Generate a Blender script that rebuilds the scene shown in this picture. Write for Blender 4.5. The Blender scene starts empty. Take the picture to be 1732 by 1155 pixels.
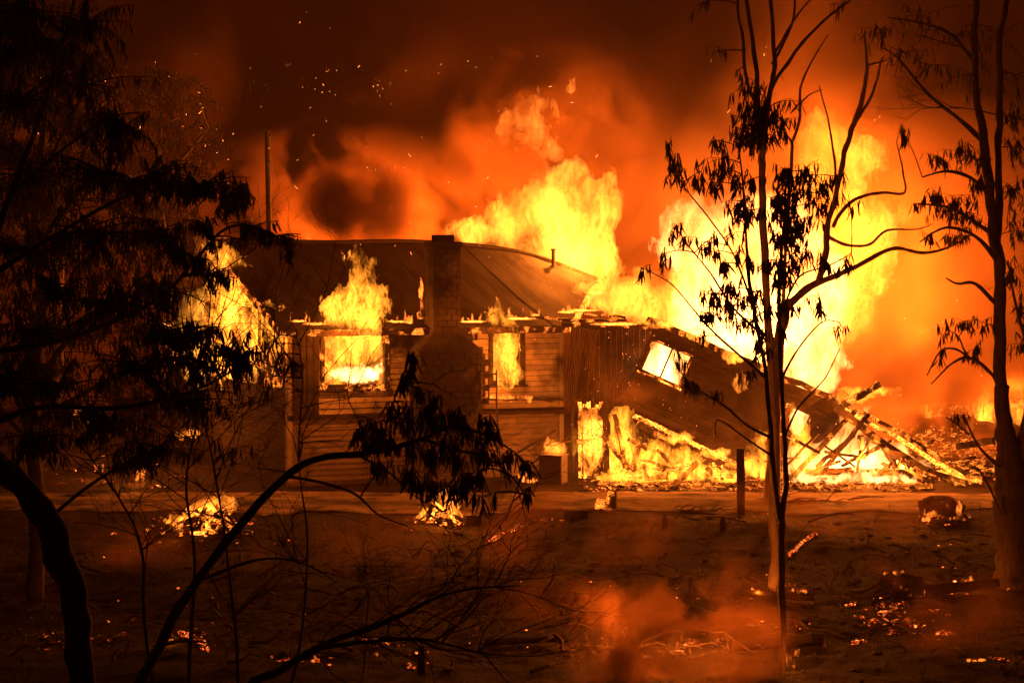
import bpy, math, random
import numpy as np
from mathutils import Vector, Matrix, noise as mnoise

S = bpy.context.scene
COL = S.collection
R = random.Random(7)
rad = math.radians

# ------------------------------------------------------------------ camera, world, exposure
cam = bpy.data.cameras.new('camera')
cam_ob = bpy.data.objects.new('camera', cam)
COL.objects.link(cam_ob)
S.camera = cam_ob
cam_ob.location = (0, -45, 5)
cam_ob.rotation_euler = (math.pi / 2, 0, 0)
cam.sensor_width = 36
cam.lens = 70
cam.shift_y = -(577.5 - 450) / 1732
cam.clip_end = 2000
cam.clip_start = .2

world = bpy.data.worlds.new('World')
S.world = world
world.use_nodes = True
wn = world.node_tree
bgn = wn.nodes['Background']
sky = wn.nodes.new('ShaderNodeTexSky')
sky.sky_type = 'NISHITA'
sky.sun_disc = False
sky.sun_elevation = rad(-4)
sky.sun_rotation = rad(200)
wn.links.new(sky.outputs[0], bgn.inputs[0])
bgn.inputs[1].default_value = 0.004          # night

S.view_settings.view_transform = 'Standard'
S.view_settings.look = 'None'
S.view_settings.gamma = 1
S.view_settings.exposure = 0
S.view_settings.use_curve_mapping = False
cy = S.cycles
cy.use_adaptive_sampling = True
cy.adaptive_threshold = .08
cy.use_denoising = True
cy.max_bounces = 4
cy.diffuse_bounces = 1
cy.glossy_bounces = 1
cy.transmission_bounces = 2
cy.volume_bounces = 0
cy.transparent_max_bounces = 48
cy.sample_clamp_indirect = 4
cy.sample_clamp_direct = 20

F = 3368.0
def P(px, py, d):
    """A point of the place: seen at photo pixel (px, py), d metres in front of the camera."""
    return Vector(((px - 866) * d / F, d - 45, 5 - (py - 450) * d / F))
def gd(py):
    """Distance of a ground point seen at photo row py."""
    return F * 5 / (py - 450)
def G(px, py):
    return P(px, py, gd(py))

# ------------------------------------------------------------------ helpers
def tag(o, label=None, cat=None, group=None, kind=None):
    if label: o['label'] = label
    if cat: o['category'] = cat
    if group: o['group'] = group
    if kind: o['kind'] = kind
    return o
def empty(name, loc, label=None, cat=None, group=None):
    o = bpy.data.objects.new(name, None)
    COL.objects.link(o)
    o.location = loc
    o.empty_display_size = .2
    return tag(o, label, cat, group)

class MB:
    def __init__(self):
        self.v, self.f = [], []
    def add(self, vs, fs):
        n = len(self.v)
        self.v.extend(tuple(x) for x in vs)
        self.f.extend(tuple(i + n for i in f) for f in fs)
    def box(self, c, ax, ay, az):
        """box with half-extent vectors"""
        c, ax, ay, az = Vector(c), Vector(ax), Vector(ay), Vector(az)
        vs = [c + sx * ax + sy * ay + sz * az for sx in (-1, 1) for sy in (-1, 1) for sz in (-1, 1)]
        self.add(vs, [(0, 1, 3, 2), (4, 6, 7, 5), (0, 4, 5, 1), (2, 3, 7, 6), (0, 2, 6, 4), (1, 5, 7, 3)])
    def bar(self, a, b, w, h, jit=0.0, n=1, rnd=R):
        """rough timber from a to b, w wide, h high, n segments, jit waviness"""
        a, b = Vector(a), Vector(b)
        t = (b - a).normalized()
        s = t.cross(Vector((0, 0, 1)))
        if s.length < .1: s = t.cross(Vector((0, 1, 0)))
        s.normalize(); u = s.cross(t)
        vs, fs = [], []
        for i in range(n + 1):
            c = a.lerp(b, i / n) + Vector((rnd.uniform(-jit, jit), rnd.uniform(-jit, jit), rnd.uniform(-jit, jit)))
            kw, kh = w * (1 + rnd.uniform(-1, 1) * min(jit * 6, .35)), h * (1 + rnd.uniform(-1, 1) * min(jit * 6, .35))
            vs += [c - s * kw / 2 - u * kh / 2, c + s * kw / 2 - u * kh / 2, c + s * kw / 2 + u * kh / 2, c - s * kw / 2 + u * kh / 2]
        for i in range(n):
            o = i * 4
            for k in range(4):
                fs.append((o + k, o + (k + 1) % 4, o + 4 + (k + 1) % 4, o + 4 + k))
        fs += [(3, 2, 1, 0), (n * 4, n * 4 + 1, n * 4 + 2, n * 4 + 3)]
        self.add(vs, fs)
    def tube(self, pts, radii, ns=6, cap=True):
        n = len(pts)
        vs, fs = [], []
        prev = None
        for i, p in enumerate(pts):
            t = (pts[min(i + 1, n - 1)] - pts[max(i - 1, 0)])
            if t.length < 1e-9: t = Vector((0, 0, 1))
            t.normalize()
            if prev is None:
                s = t.cross(Vector((0, 1, 0.1)))
                if s.length < .05: s = t.cross(Vector((1, 0, 0)))
            else:
                s = prev - t * prev.dot(t)
            s.normalize(); prev = s
            u = t.cross(s)
            for k in range(ns):
                a = 2 * math.pi * k / ns
                vs.append(p + (s * math.cos(a) + u * math.sin(a)) * radii[i])
        for i in range(n - 1):
            for k in range(ns):
                fs.append((i * ns + k, i * ns + (k + 1) % ns, (i + 1) * ns + (k + 1) % ns, (i + 1) * ns + k))
        if cap:
            fs += [tuple(range(ns - 1, -1, -1)), tuple((n - 1) * ns + k for k in range(ns))]
        self.add(vs, fs)
    def clod(self, c, r, rnd=R, flat=1.0):
        """rough lump of 20 faces"""
        g = (1 + 5 ** .5) / 2
        base = [(-1, g, 0), (1, g, 0), (-1, -g, 0), (1, -g, 0), (0, -1, g), (0, 1, g), (0, -1, -g), (0, 1, -g), (g, 0, -1), (g, 0, 1), (-g, 0, -1), (-g, 0, 1)]
        c = Vector(c)
        rx, ry, rz = r if isinstance(r, (tuple, list)) else (r, r, r * flat)
        vs = []
        for b in base:
            k = rnd.uniform(.65, 1.1) / 1.9
            vs.append(c + Vector((b[0] * rx * k, b[1] * ry * k, b[2] * rz * k)))
        fs = [(0, 11, 5), (0, 5, 1), (0, 1, 7), (0, 7, 10), (0, 10, 11), (1, 5, 9), (5, 11, 4), (11, 10, 2), (10, 7, 6), (7, 1, 8), (3, 9, 4), (3, 4, 2), (3, 2, 6), (3, 6, 8), (3, 8, 9), (4, 9, 5), (2, 4, 11), (6, 2, 10), (8, 6, 7), (9, 8, 1)]
        self.add(vs, fs)
    def mesh(self, name, mat=None, smooth=False):
        me = bpy.data.meshes.new(name)
        me.from_pydata(self.v, [], self.f)
        if mat: me.materials.append(mat)
        if smooth: me.polygons.foreach_set('use_smooth', [True] * len(me.polygons))
        me.update()
        return me
    def build(self, name, mat, parent=None, smooth=False):
        return obj(name, self.mesh(name, mat, smooth), parent)

def obj(name, me, parent=None):
    o = bpy.data.objects.new(name, me)
    COL.objects.link(o)
    if parent is not None:
        o.parent = parent
        o.matrix_parent_inverse = world_of(parent).inverted()
    return o
def world_of(o):
    m = o.matrix_basis
    return m if o.parent is None else world_of(o.parent) @ o.matrix_parent_inverse @ m

def smooth_path(pts, radii, k=4):
    """Catmull-Rom through pts"""
    out, ro = [], []
    n = len(pts)
    for i in range(n - 1):
        p0, p1, p2, p3 = pts[max(i - 1, 0)], pts[i], pts[i + 1], pts[min(i + 2, n - 1)]
        for j in range(k):
            t = j / k
            out.append(.5 * ((2 * p1) + (p2 - p0) * t + (2 * p0 - 5 * p1 + 4 * p2 - p3) * t * t + (3 * p1 - p0 - 3 * p2 + p3) * t ** 3))
            ro.append(radii[i] * (1 - t) + radii[i + 1] * t)
    out.append(pts[-1]); ro.append(radii[-1])
    return out, ro

# ------------------------------------------------------------------ materials
class NT:
    def __init__(self, name):
        self.m = bpy.data.materials.new(name)
        self.m.use_nodes = True
        self.t = self.m.node_tree
        self.t.nodes.clear()
        self.out = self.n('ShaderNodeOutputMaterial')
    def n(self, kind, **kw):
        x = self.t.nodes.new(kind)
        for k, v in kw.items(): setattr(x, k, v)
        return x
    def l(self, a, b): self.t.links.new(a, b)
    def put(self, sock, v):
        if hasattr(v, 'is_linked'): self.l(v, sock)
        elif v is not None: sock.default_value = v
    def math(self, op, a, b=None, c=None, clamp=False):
        x = self.n('ShaderNodeMath', operation=op, use_clamp=clamp)
        for i, v in enumerate((a, b, c)): self.put(x.inputs[i], v)
        return x.outputs[0]
    def vmath(self, op, a, b=None, c=None):
        x = self.n('ShaderNodeVectorMath', operation=op)
        for i, v in enumerate((a, b, c)): self.put(x.inputs[i], v)
        return x.outputs[0]
    def noise(self, vec, scale=1., detail=4., rough=.55):
        x = self.n('ShaderNodeTexNoise')
        self.put(x.inputs['Vector'], vec)
        x.inputs['Scale'].default_value = scale
        x.inputs['Detail'].default_value = detail
        x.inputs['Roughness'].default_value = rough
        return x
    def remap(self, v, a, b, c=0., d=1., smooth=False):
        x = self.n('ShaderNodeMapRange')
        if smooth: x.interpolation_type = 'SMOOTHSTEP'
        self.put(x.inputs['Value'], v)
        for k, q in zip(('From Min', 'From Max', 'To Min', 'To Max'), (a, b, c, d)): self.put(x.inputs[k], q)
        return x.outputs[0]
    def mix(self, fac, a, b):
        x = self.n('ShaderNodeMix', data_type='RGBA')
        self.put(x.inputs[0], fac); self.put(x.inputs[6], a); self.put(x.inputs[7], b)
        return x.outputs[2]
    def pos(self): return self.n('ShaderNodeNewGeometry').outputs['Position']

def c4(c): return (c[0], c[1], c[2], 1)

def surf_mat(name, ca, cb, scale=4., stretch=(1, 1, 1), rough=.85, bump=.3, char=None, char_scale=.6, glow=0., glow_scale=6., glow_width=.05, glow_area=.55, island=0.):
    """worn surface: two tones of grain, bump, optional char patches and glowing cracks"""
    T = NT(name)
    p = T.vmath('MULTIPLY', T.pos(), stretch)
    n1 = T.noise(p, scale, 5, .6)
    n2 = T.noise(p, scale * 5.3, 3, .6)
    f = T.math('ADD', T.math('MULTIPLY', n1.outputs['Fac'], .7), T.math('MULTIPLY', n2.outputs['Fac'], .3))
    colr = T.mix(T.remap(f, .35, .65), c4(ca), c4(cb))
    if island:
        g = T.n('ShaderNodeObjectInfo')
        colr = T.mix(T.remap(g.outputs['Random'], 0, 1, 0, island), colr, c4([x * .45 for x in ca]))
    if char is not None:
        nc = T.noise(T.pos(), char_scale, 4, .6)
        colr = T.mix(T.remap(nc.outputs['Fac'], char - .08, char + .08), (.012, .010, .009, 1), colr)
    b = T.n('ShaderNodeBsdfPrincipled')
    T.put(b.inputs['Base Color'], colr)
    b.inputs['Roughness'].default_value = rough
    b.inputs['Specular IOR Level'].default_value = .25
    bp = T.n('ShaderNodeBump')
    bp.inputs['Strength'].default_value = bump
    bp.inputs['Distance'].default_value = .03
    T.l(f, bp.inputs['Height']); T.l(bp.outputs[0], b.inputs['Normal'])
    if glow:
        gn = T.noise(p, glow_scale, 3, .6)
        crack = T.math('ABSOLUTE', T.math('SUBTRACT', gn.outputs['Fac'], .5))
        crack = T.remap(crack, 0, glow_width, 1, 0)
        area = T.noise(T.pos(), glow_scale * .22, 2, .5)
        e = T.math('MULTIPLY', crack, T.remap(area.outputs['Fac'], glow_area - .08, glow_area + .08))
        b.inputs['Emission Color'].default_value = (1, .2, .018, 1)
        T.l(T.math('MULTIPLY', e, glow), b.inputs['Emission Strength'])
        T.m.cycles.emission_sampling = 'NONE'
    T.l(b.outputs[0], T.out.inputs['Surface'])
    return T.m

def ember_mat(name, k=3., scale=9., cover=.5):
    T = NT(name)
    n = T.noise(T.pos(), scale, 3, .65)
    e = T.math('POWER', T.remap(n.outputs['Fac'], cover, cover + .22), 1.6)
    b = T.n('ShaderNodeBsdfPrincipled')
    b.inputs['Base Color'].default_value = (.02, .015, .013, 1)
    b.inputs['Roughness'].default_value = .95
    T.put(b.inputs['Emission Color'], T.mix(e, (1, .06, .004, 1), (1, .30, .05, 1)))
    T.l(T.math('MULTIPLY', e, k), b.inputs['Emission Strength'])
    T.l(b.outputs[0], T.out.inputs['Surface'])
    T.m.cycles.emission_sampling = 'NONE'
    return T.m

def flame_mat(name, k=1., scale=2., col=(1, .27, .025), step=.5, sharp=2., base=.1, top=.45, surf=.0, seed=0., width=.13):
    """a burning gas: emission only, in warped filaments that stretch upwards"""
    T = NT(name)
    p = T.vmath('MULTIPLY_ADD', T.pos(), (scale, scale, scale * .42), (seed, seed * .7, seed * 1.3))
    n0 = T.noise(p, .8, 2, .5)
    wv = T.vmath('MULTIPLY_ADD', n0.outputs['Color'], (1.7, 1.7, 1.7), p)
    n1 = T.noise(wv, 1.6, 6, .66)
    r = T.remap(T.math('ABSOLUTE', T.math('SUBTRACT', n1.outputs['Fac'], .5)), 0, width, 1, 0)
    r = T.math('POWER', r, sharp)
    # holes of dark smoke
    n2 = T.noise(wv, .5, 4, .6)
    hole = T.remap(n2.outputs['Fac'], .38, .60, .03, 1.5)
    tc = T.n('ShaderNodeTexCoord')
    sp = T.n('ShaderNodeSeparateXYZ'); T.l(tc.outputs['Generated'], sp.inputs[0])
    zf = T.remap(sp.outputs[2], .1, 1., 1.25, top)
    s = T.math('MULTIPLY', T.math('MULTIPLY', T.math('MULTIPLY_ADD', r, k * 2.6, k * base), hole), zf)
    em = T.n('ShaderNodeEmission')
    em.inputs[0].default_value = c4(col)
    T.l(s, em.inputs[1])
    T.l(em.outputs[0], T.out.inputs['Volume'])
    if surf:
        e2 = T.n('ShaderNodeEmission'); e2.inputs[0].default_value = c4(col)
        T.l(T.math('MULTIPLY', hole, 1.3), e2.inputs[1])
        tr = T.n('ShaderNodeBsdfTransparent'); mx = T.n('ShaderNodeMixShader')
        T.l(T.math('MULTIPLY', r, surf), mx.inputs[0])
        T.l(tr.outputs[0], mx.inputs[1]); T.l(e2.outputs[0], mx.inputs[2]); T.l(mx.outputs[0], T.out.inputs['Surface'])
    T.m.cycles.volume_step_rate = step
    T.m.cycles.emission_sampling = 'NONE'
    return T.m

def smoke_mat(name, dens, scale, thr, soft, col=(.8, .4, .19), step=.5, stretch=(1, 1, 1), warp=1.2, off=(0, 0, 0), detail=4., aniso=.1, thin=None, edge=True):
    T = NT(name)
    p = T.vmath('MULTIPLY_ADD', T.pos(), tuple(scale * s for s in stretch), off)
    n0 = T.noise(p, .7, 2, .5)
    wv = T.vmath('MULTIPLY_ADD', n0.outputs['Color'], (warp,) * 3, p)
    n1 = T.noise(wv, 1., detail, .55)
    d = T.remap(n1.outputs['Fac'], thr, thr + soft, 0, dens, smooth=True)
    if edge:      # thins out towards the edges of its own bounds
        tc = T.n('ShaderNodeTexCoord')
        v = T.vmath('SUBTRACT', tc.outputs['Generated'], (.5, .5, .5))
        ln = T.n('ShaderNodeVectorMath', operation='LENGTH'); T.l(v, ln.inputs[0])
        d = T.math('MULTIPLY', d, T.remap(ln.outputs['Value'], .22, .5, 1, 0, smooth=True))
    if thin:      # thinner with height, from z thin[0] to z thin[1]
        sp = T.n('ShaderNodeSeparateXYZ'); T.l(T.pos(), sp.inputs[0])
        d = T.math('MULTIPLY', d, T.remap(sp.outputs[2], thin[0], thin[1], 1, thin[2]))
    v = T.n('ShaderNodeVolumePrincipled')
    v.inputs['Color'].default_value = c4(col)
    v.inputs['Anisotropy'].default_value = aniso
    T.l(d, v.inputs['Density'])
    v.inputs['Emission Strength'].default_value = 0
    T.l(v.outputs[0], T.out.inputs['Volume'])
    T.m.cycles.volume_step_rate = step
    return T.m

M = {}
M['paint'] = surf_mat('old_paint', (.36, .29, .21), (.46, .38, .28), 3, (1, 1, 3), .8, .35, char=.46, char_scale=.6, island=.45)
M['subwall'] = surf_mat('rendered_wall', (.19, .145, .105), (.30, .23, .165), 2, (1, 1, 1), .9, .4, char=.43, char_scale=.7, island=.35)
M['block'] = surf_mat('concrete_block', (.15, .12, .098), (.2, .16, .13), 2.5, (1, 1, 1), .95, .2, char=.52, char_scale=.45, island=.2)
M['mortar'] = surf_mat('mortar', (.10, .08, .066), (.15, .12, .1), 6, (1, 1, 1), .95, .4, char=.52, char_scale=.45)
M['char'] = surf_mat('charred_wood', (.016, .013, .011), (.05, .036, .026), 6, (1, 1, 2), .9, .8)
M['charglow'] = surf_mat('burning_wood', (.016, .013, .011), (.05, .036, .026), 6, (1, 1, 2), .9, .8, glow=8, glow_scale=18, glow_width=.05, glow_area=.585)
M['charhot'] = surf_mat('glowing_wood', (.02, .015, .011), (.06, .04, .026), 6, (1, 1, 2), .9, .8, glow=12, glow_scale=15, glow_width=.08, glow_area=.47)
M['roof'] = surf_mat('scorched_roof_iron', (.03, .022, .018), (.07, .048, .036), 1.2, (1, 1, 1), .7, .2, island=.35)
M['iron'] = surf_mat('rusty_sheet_iron', (.10, .07, .05), (.19, .14, .1), 2, (1, 1, .4), .6, .2, island=.3)
M['blackwall'] = surf_mat('blackened_boards', (.016, .012, .010), (.045, .032, .023), 2.5, (1, 1, 2), .9, .4, island=.4)
M['metal'] = surf_mat('sooty_steel', (.05, .045, .04), (.1, .085, .07), 8, (1, 1, 1), .55, .2)
M['bark'] = surf_mat('dark_bark', (.05, .036, .027), (.14, .10, .07), 14, (1, 1, .25), .85, 1.)
M['palebark'] = surf_mat('pale_gum_bark', (.20, .14, .10), (.46, .36, .28), 9, (1, 1, .3), .8, .8)
M['twig'] = surf_mat('dry_twig', (.045, .032, .024), (.09, .065, .045), 10, (1, 1, 1), .9, .3)
M['charlog'] = surf_mat('smouldering_log', (.016, .013, .011), (.05, .036, .026), 6, (1, 1, 2), .9, .8, glow=6, glow_scale=26, glow_width=.03, glow_area=.66)
T = NT('gum_leaf')
oi = T.n('ShaderNodeObjectInfo')
nz = T.noise(T.pos(), 3., 2, .5)
cl = T.mix(nz.outputs['Fac'], (.03, .032, .014, 1), (.085, .07, .032, 1))
df = T.n('ShaderNodeBsdfDiffuse'); T.put(df.inputs[0], cl); tl = T.n('ShaderNodeBsdfTranslucent'); T.put(tl.inputs[0], cl)
mx = T.n('ShaderNodeMixShader'); mx.inputs[0].default_value = .4; T.l(df.outputs[0], mx.inputs[1]); T.l(tl.outputs[0], mx.inputs[2]); T.l(mx.outputs[0], T.out.inputs['Surface'])
M['leaf'] = T.m
M['post'] = surf_mat('weathered_post', (.07, .05, .038), (.14, .10, .075), 8, (1, 1, .2), .9, .8)
M['ember'] = ember_mat('glowing_coal', 1.6, 12, .50)
M['emberhot'] = ember_mat('hot_coal', 5, 14, .46)
M['rock'] = surf_mat('scorched_clod', (.04, .03, .022), (.11, .075, .05), 7, (1, 1, 1), .95, .6)
M['log'] = surf_mat('pale_burnt_log', (.15, .11, .08), (.3, .22, .16), 6, (.4, 1, 1), .9, .6, char=.45, char_scale=1.2, glow=3, glow_scale=5, glow_area=.56)

FM = {}
FM['big'] = flame_mat('fireball_gas', 2.1, 1.9, (1, .32, .026), .2, sharp=2.6, base=.07, top=.45, surf=.15, width=.12)
FM['hot'] = flame_mat('white_hot_gas', 4.6, 1.9, (1, .35, .08), .2, sharp=2.6, base=.09, top=.28, surf=.15, seed=9, width=.115)
FM['white'] = flame_mat('white_gas', 9., 2.6, (1, .40, .10), .3, sharp=1.8, base=.2, top=.9, surf=.2, seed=19, width=.14)
FM['room'] = flame_mat('room_fire_gas', 3.4, 3.4, (1, .25, .018), .3, sharp=2.6, base=.06, top=.5, surf=.2, seed=33, width=.10)
FM['mid'] = flame_mat('window_flame_gas', 9.5, 3.4, (1, .27, .018), .25, sharp=2.8, base=.03, top=.45, surf=.45, seed=3, width=.10)
FM['small'] = flame_mat('small_flame_gas', 13., 6., (1, .23, .018), .35, sharp=2.6, base=.04, top=.4, surf=.4, seed=5, width=.11)
FM['tiny'] = flame_mat('little_flame_gas', 24., 11., (1, .19, .018), .45, sharp=2.0, base=.06, top=.4, surf=.4, seed=15)
FM['red'] = flame_mat('cool_flame_gas', 1.1, 1.3, (1, .20, .02), .3, sharp=1.8, base=.03, top=.5, surf=.12, seed=7)

# ------------------------------------------------------------------ flames: noise-torn isosurfaces filled with glowing gas
FIRE = (1, .19, .015)
def flame(name, blobs, d, mat, label, rough=.5, scale=1.6, depth=.6, vox=.05, seed=0, group=None, light=None, cat='flame', rise=1., power=0.):
    """blobs: (px, py, rx, rz) at distance d -> one flame; depth = thickness as a fraction of rx"""
    s = d / F
    c0 = P(blobs[0][0], blobs[0][1], d)
    B = []
    for b in blobs:
        c = P(b[0], b[1], d) - c0
        if len(b) > 4: c.y += b[4]
        B.append((c, b[2] * s, max(b[2] * s * depth, vox * 1.5), b[3] * s))
    ng = bpy.data.node_groups.new('flame_field', 'GeometryNodeTree')
    ng.interface.new_socket('Geometry', in_out='OUTPUT', socket_type='NodeSocketGeometry')
    def put(sock, v):
        if hasattr(v, 'is_linked'): ng.links.new(v, sock)
        elif v is not None: sock.default_value = v
    def mt(op, a, b=None, c=None):
        n = ng.nodes.new('ShaderNodeMath'); n.operation = op
        for i, v in enumerate((a, b, c)): put(n.inputs[i], v)
        return n.outputs[0]
    def vm(op, a, b=None, c=None, out=0):
        n = ng.nodes.new('ShaderNodeVectorMath'); n.operation = op
        for i, v in enumerate((a, b, c)): put(n.inputs[i], v)
        return n.outputs[out]
    pos = ng.nodes.new('GeometryNodeInputPosition').outputs[0]
    q = vm('MULTIPLY_ADD', pos, (scale, scale, scale * .6), (seed * 7.31 + c0.x, seed * 3.17, -seed * 5.7 + c0.z))
    n1 = ng.nodes.new('ShaderNodeTexNoise')
    n1.inputs['Scale'].default_value = 1; n1.inputs['Detail'].default_value = 6; n1.inputs['Roughness'].default_value = .66
    ng.links.new(q, n1.inputs['Vector'])
    z0 = min(c.z - rz for c, rx, ry, rz in B); z1 = max(c.z + rz for c, rx, ry, rz in B)
    sep = ng.nodes.new('ShaderNodeSeparateXYZ'); ng.links.new(pos, sep.inputs[0])
    zn = mt('MAXIMUM', mt('DIVIDE', mt('SUBTRACT', sep.outputs[2], z0), max(z1 - z0, .05)), 0.)
    amp = mt('MULTIPLY_ADD', zn, rough * 1.9 * rise, rough * .9)
    w = ng.nodes.new('ShaderNodeVectorMath'); w.operation = 'SCALE'
    ng.links.new(vm('SUBTRACT', n1.outputs['Color'], (.5, .5, .5)), w.inputs[0]); ng.links.new(amp, w.inputs['Scale'])
    pw = vm('ADD', pos, w.outputs[0])
    f = None
    for c, rx, ry, rz in B:
        e = vm('DIVIDE', vm('SUBTRACT', pw, tuple(c)), (rx, ry, rz))
        ln = vm('LENGTH', e, out=1)
        g = mt('MULTIPLY', mt('SUBTRACT', 1., ln), min(rx, rz))
        f = g if f is None else mt('SMOOTH_MAX', f, g, min(rx, rz) * .3)
    # tear: fine noise pushes the skin in and out
    n2 = ng.nodes.new('ShaderNodeTexNoise')
    n2.inputs['Scale'].default_value = 2.8; n2.inputs['Detail'].default_value = 5; n2.inputs['Roughness'].default_value = .72
    ng.links.new(q, n2.inputs['Vector'])
    f = mt('ADD', f, mt('MULTIPLY', mt('SUBTRACT', n2.outputs['Fac'], .52), rough * 1.05))
    vc = ng.nodes.new('GeometryNodeVolumeCube')
    ng.links.new(mt('ADD', mt('MULTIPLY', f, 2. / max(rough, .05)), .5), vc.inputs['Density'])
    vc.inputs['Background'].default_value = 0
    pad = rough * 1.0
    lo = [min(c[i] - r[i] for c, *r in B) - pad for i in range(3)]
    hi = [max(c[i] + r[i] for c, *r in B) + pad * (1.3 if i == 2 else 1) for i in range(3)]
    vc.inputs['Min'].default_value = lo; vc.inputs['Max'].default_value = hi
    for i, k in enumerate('XYZ'): vc.inputs['Resolution ' + k].default_value = max(6, min(220, int((hi[i] - lo[i]) / vox)))
    v2m = ng.nodes.new('GeometryNodeVolumeToMesh')
    ng.links.new(vc.outputs[0], v2m.inputs['Volume']); v2m.inputs['Threshold'].default_value = .5
    go = ng.nodes.new('NodeGroupOutput'); ng.links.new(v2m.outputs[0], go.inputs[0])
    tmp = bpy.data.objects.new('tmp', bpy.data.meshes.new('tmp')); COL.objects.link(tmp)
    md = tmp.modifiers.new('g', 'NODES'); md.node_group = ng
    dg = bpy.context.evaluated_depsgraph_get()
    me = bpy.data.meshes.new_from_object(tmp.evaluated_get(dg))
    bpy.data.objects.remove(tmp); bpy.data.node_groups.remove(ng)
    me.name = name
    me.materials.clear(); me.materials.append(mat)
    me.polygons.foreach_set('use_smooth', [True] * len(me.polygons))
    o = obj(name, me)
    o.location = c0
    tag(o, label, cat, group)
    if light:            # the light this flame throws: (px, py, watts[, dy])
        for li in light:
            la = bpy.data.lights.new('fire_glow', 'POINT')
            la.energy = li[2]; la.color = FIRE; la.shadow_soft_size = 0.0
            lo_ = bpy.data.objects.new('fire_glow', la); COL.objects.link(lo_)
            lo_.parent = o
            pp = P(li[0], li[1], d); pp.y += li[3] if len(li) > 3 else 0
            lo_.location = pp - c0
    return o
# ------------------------------------------------------------------ the ground
def gz(x, y):
    """height of the ground"""
    k = min(1., max(0., (-1.5 - y) / 5.)) * .8 + .2
    v = Vector((x * .22, y * .22, 3.3))
    h = mnoise.noise(v) * .20 + mnoise.noise(v * 3.1) * .07 + mnoise.noise(v * 9.) * .05 + mnoise.noise(v * 23.) * .03
    far = max(0., y - 30.)
    return h * k + far * .012
def Gz(px, py, up=0.):
    p = G(px, py); p.z = gz(p.x, p.y) + up
    return p
xs = np.concatenate([np.linspace(-600, -40, 15)[:-1], np.linspace(-40, -14, 27)[:-1], np.linspace(-14, 14, 200)[:-1], np.linspace(14, 40, 27)[:-1], np.linspace(40, 600, 15)])
ys = np.concatenate([np.linspace(-120, -46, 8)[:-1], np.linspace(-46, -23, 24)[:-1], np.linspace(-23, 2, 220)[:-1], np.linspace(2, 60, 50)[:-1], np.linspace(60, 900, 20)])
gv = [(x, y, gz(x, y)) for y in ys for x in xs]
nx = len(xs)
gf = [(j * nx + i, j * nx + i + 1, (j + 1) * nx + i + 1, (j + 1) * nx + i) for j in range(len(ys) - 1) for i in range(nx - 1)]
T = NT('burnt_ground')
pp = T.pos()
n1 = T.noise(pp, .35, 5, .6); n2 = T.noise(T.vmath('MULTIPLY', pp, (1, .6, 1)), 5., 7, .7); n3 = T.noise(pp, 26, 4, .7)
base = T.mix(T.remap(n1.outputs['Fac'], .38, .62), (.006, .0045, .004, 1), (.022, .0145, .010, 1))
base = T.mix(T.remap(n2.outputs['Fac'], .42, .62), base, (.022, .017, .014, 1))
base = T.mix(T.math('MULTIPLY', T.remap(n3.outputs['Fac'], .6, .72), .5), base, (.16, .12, .085, 1))
b = T.n('ShaderNodeBsdfPrincipled'); T.put(b.inputs['Base Color'], base); b.inputs['Roughness'].default_value = .95; b.inputs['Specular IOR Level'].default_value = .1
bp = T.n('ShaderNodeBump'); bp.inputs['Strength'].default_value = 1.; bp.inputs['Distance'].default_value = .12
T.l(T.math('ADD', n2.outputs['Fac'], T.math('MULTIPLY', n3.outputs['Fac'], .4)), bp.inputs['Height']); T.l(bp.outputs[0], b.inputs['Normal'])
T.l(b.outputs[0], T.out.inputs['Surface'])
M['ground'] = T.m
me = bpy.data.meshes.new('ground'); me.from_pydata(gv, [], gf); me.materials.append(M['ground'])
me.polygons.foreach_set('use_smooth', [True] * len(me.polygons))
tag(obj('ground', me), kind='structure')

# the dirt track in front of the house: two wheel ruts with a low crown
M['track'] = surf_mat('pale_dirt', (.08, .053, .034), (.40, .27, .17), 1.3, (.3, 1.8, 1), .95, .7, char=.45, char_scale=1.1)
rv, rf = [], []
prof = [(-4.6, .006), (-4.3, .03), (-3.9, -.0), (-3.5, .012), (-3.0, .05), (-2.5, .05), (-2.1, .01), (-1.75, .0), (-1.4, .03), (-1.1, .006)]
rx_ = np.linspace(-40, 40, 401); m_e = len(prof)
for x in rx_:
    for k, (y, h) in enumerate(prof):
        yy = y + .35 * mnoise.noise(Vector((x * .15, k * .1, 0))) + (.5 * mnoise.noise(Vector((x * .9, 7. + k, 0))) + .25 * mnoise.noise(Vector((x * 2.6, 3. + k, 0))) if k in (0, 1, m_e - 1, m_e - 2) else 0)
        rv.append((x, yy, gz(x, yy) + max(h, 0) + .012 + .012 * mnoise.noise(Vector((x * 1.7, y * 2, 5)))))
m_ = len(prof)
rf = [(i * m_ + k, (i + 1) * m_ + k, (i + 1) * m_ + k + 1, i * m_ + k + 1) for i in range(len(rx_) - 1) for k in range(m_ - 1)]
me = bpy.data.meshes.new('dirt_track'); me.from_pydata(rv, [], rf); me.materials.append(M['track'])
me.polygons.foreach_set('use_smooth', [True] * len(me.polygons))
tag(obj('dirt_track', me), kind='structure')

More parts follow.
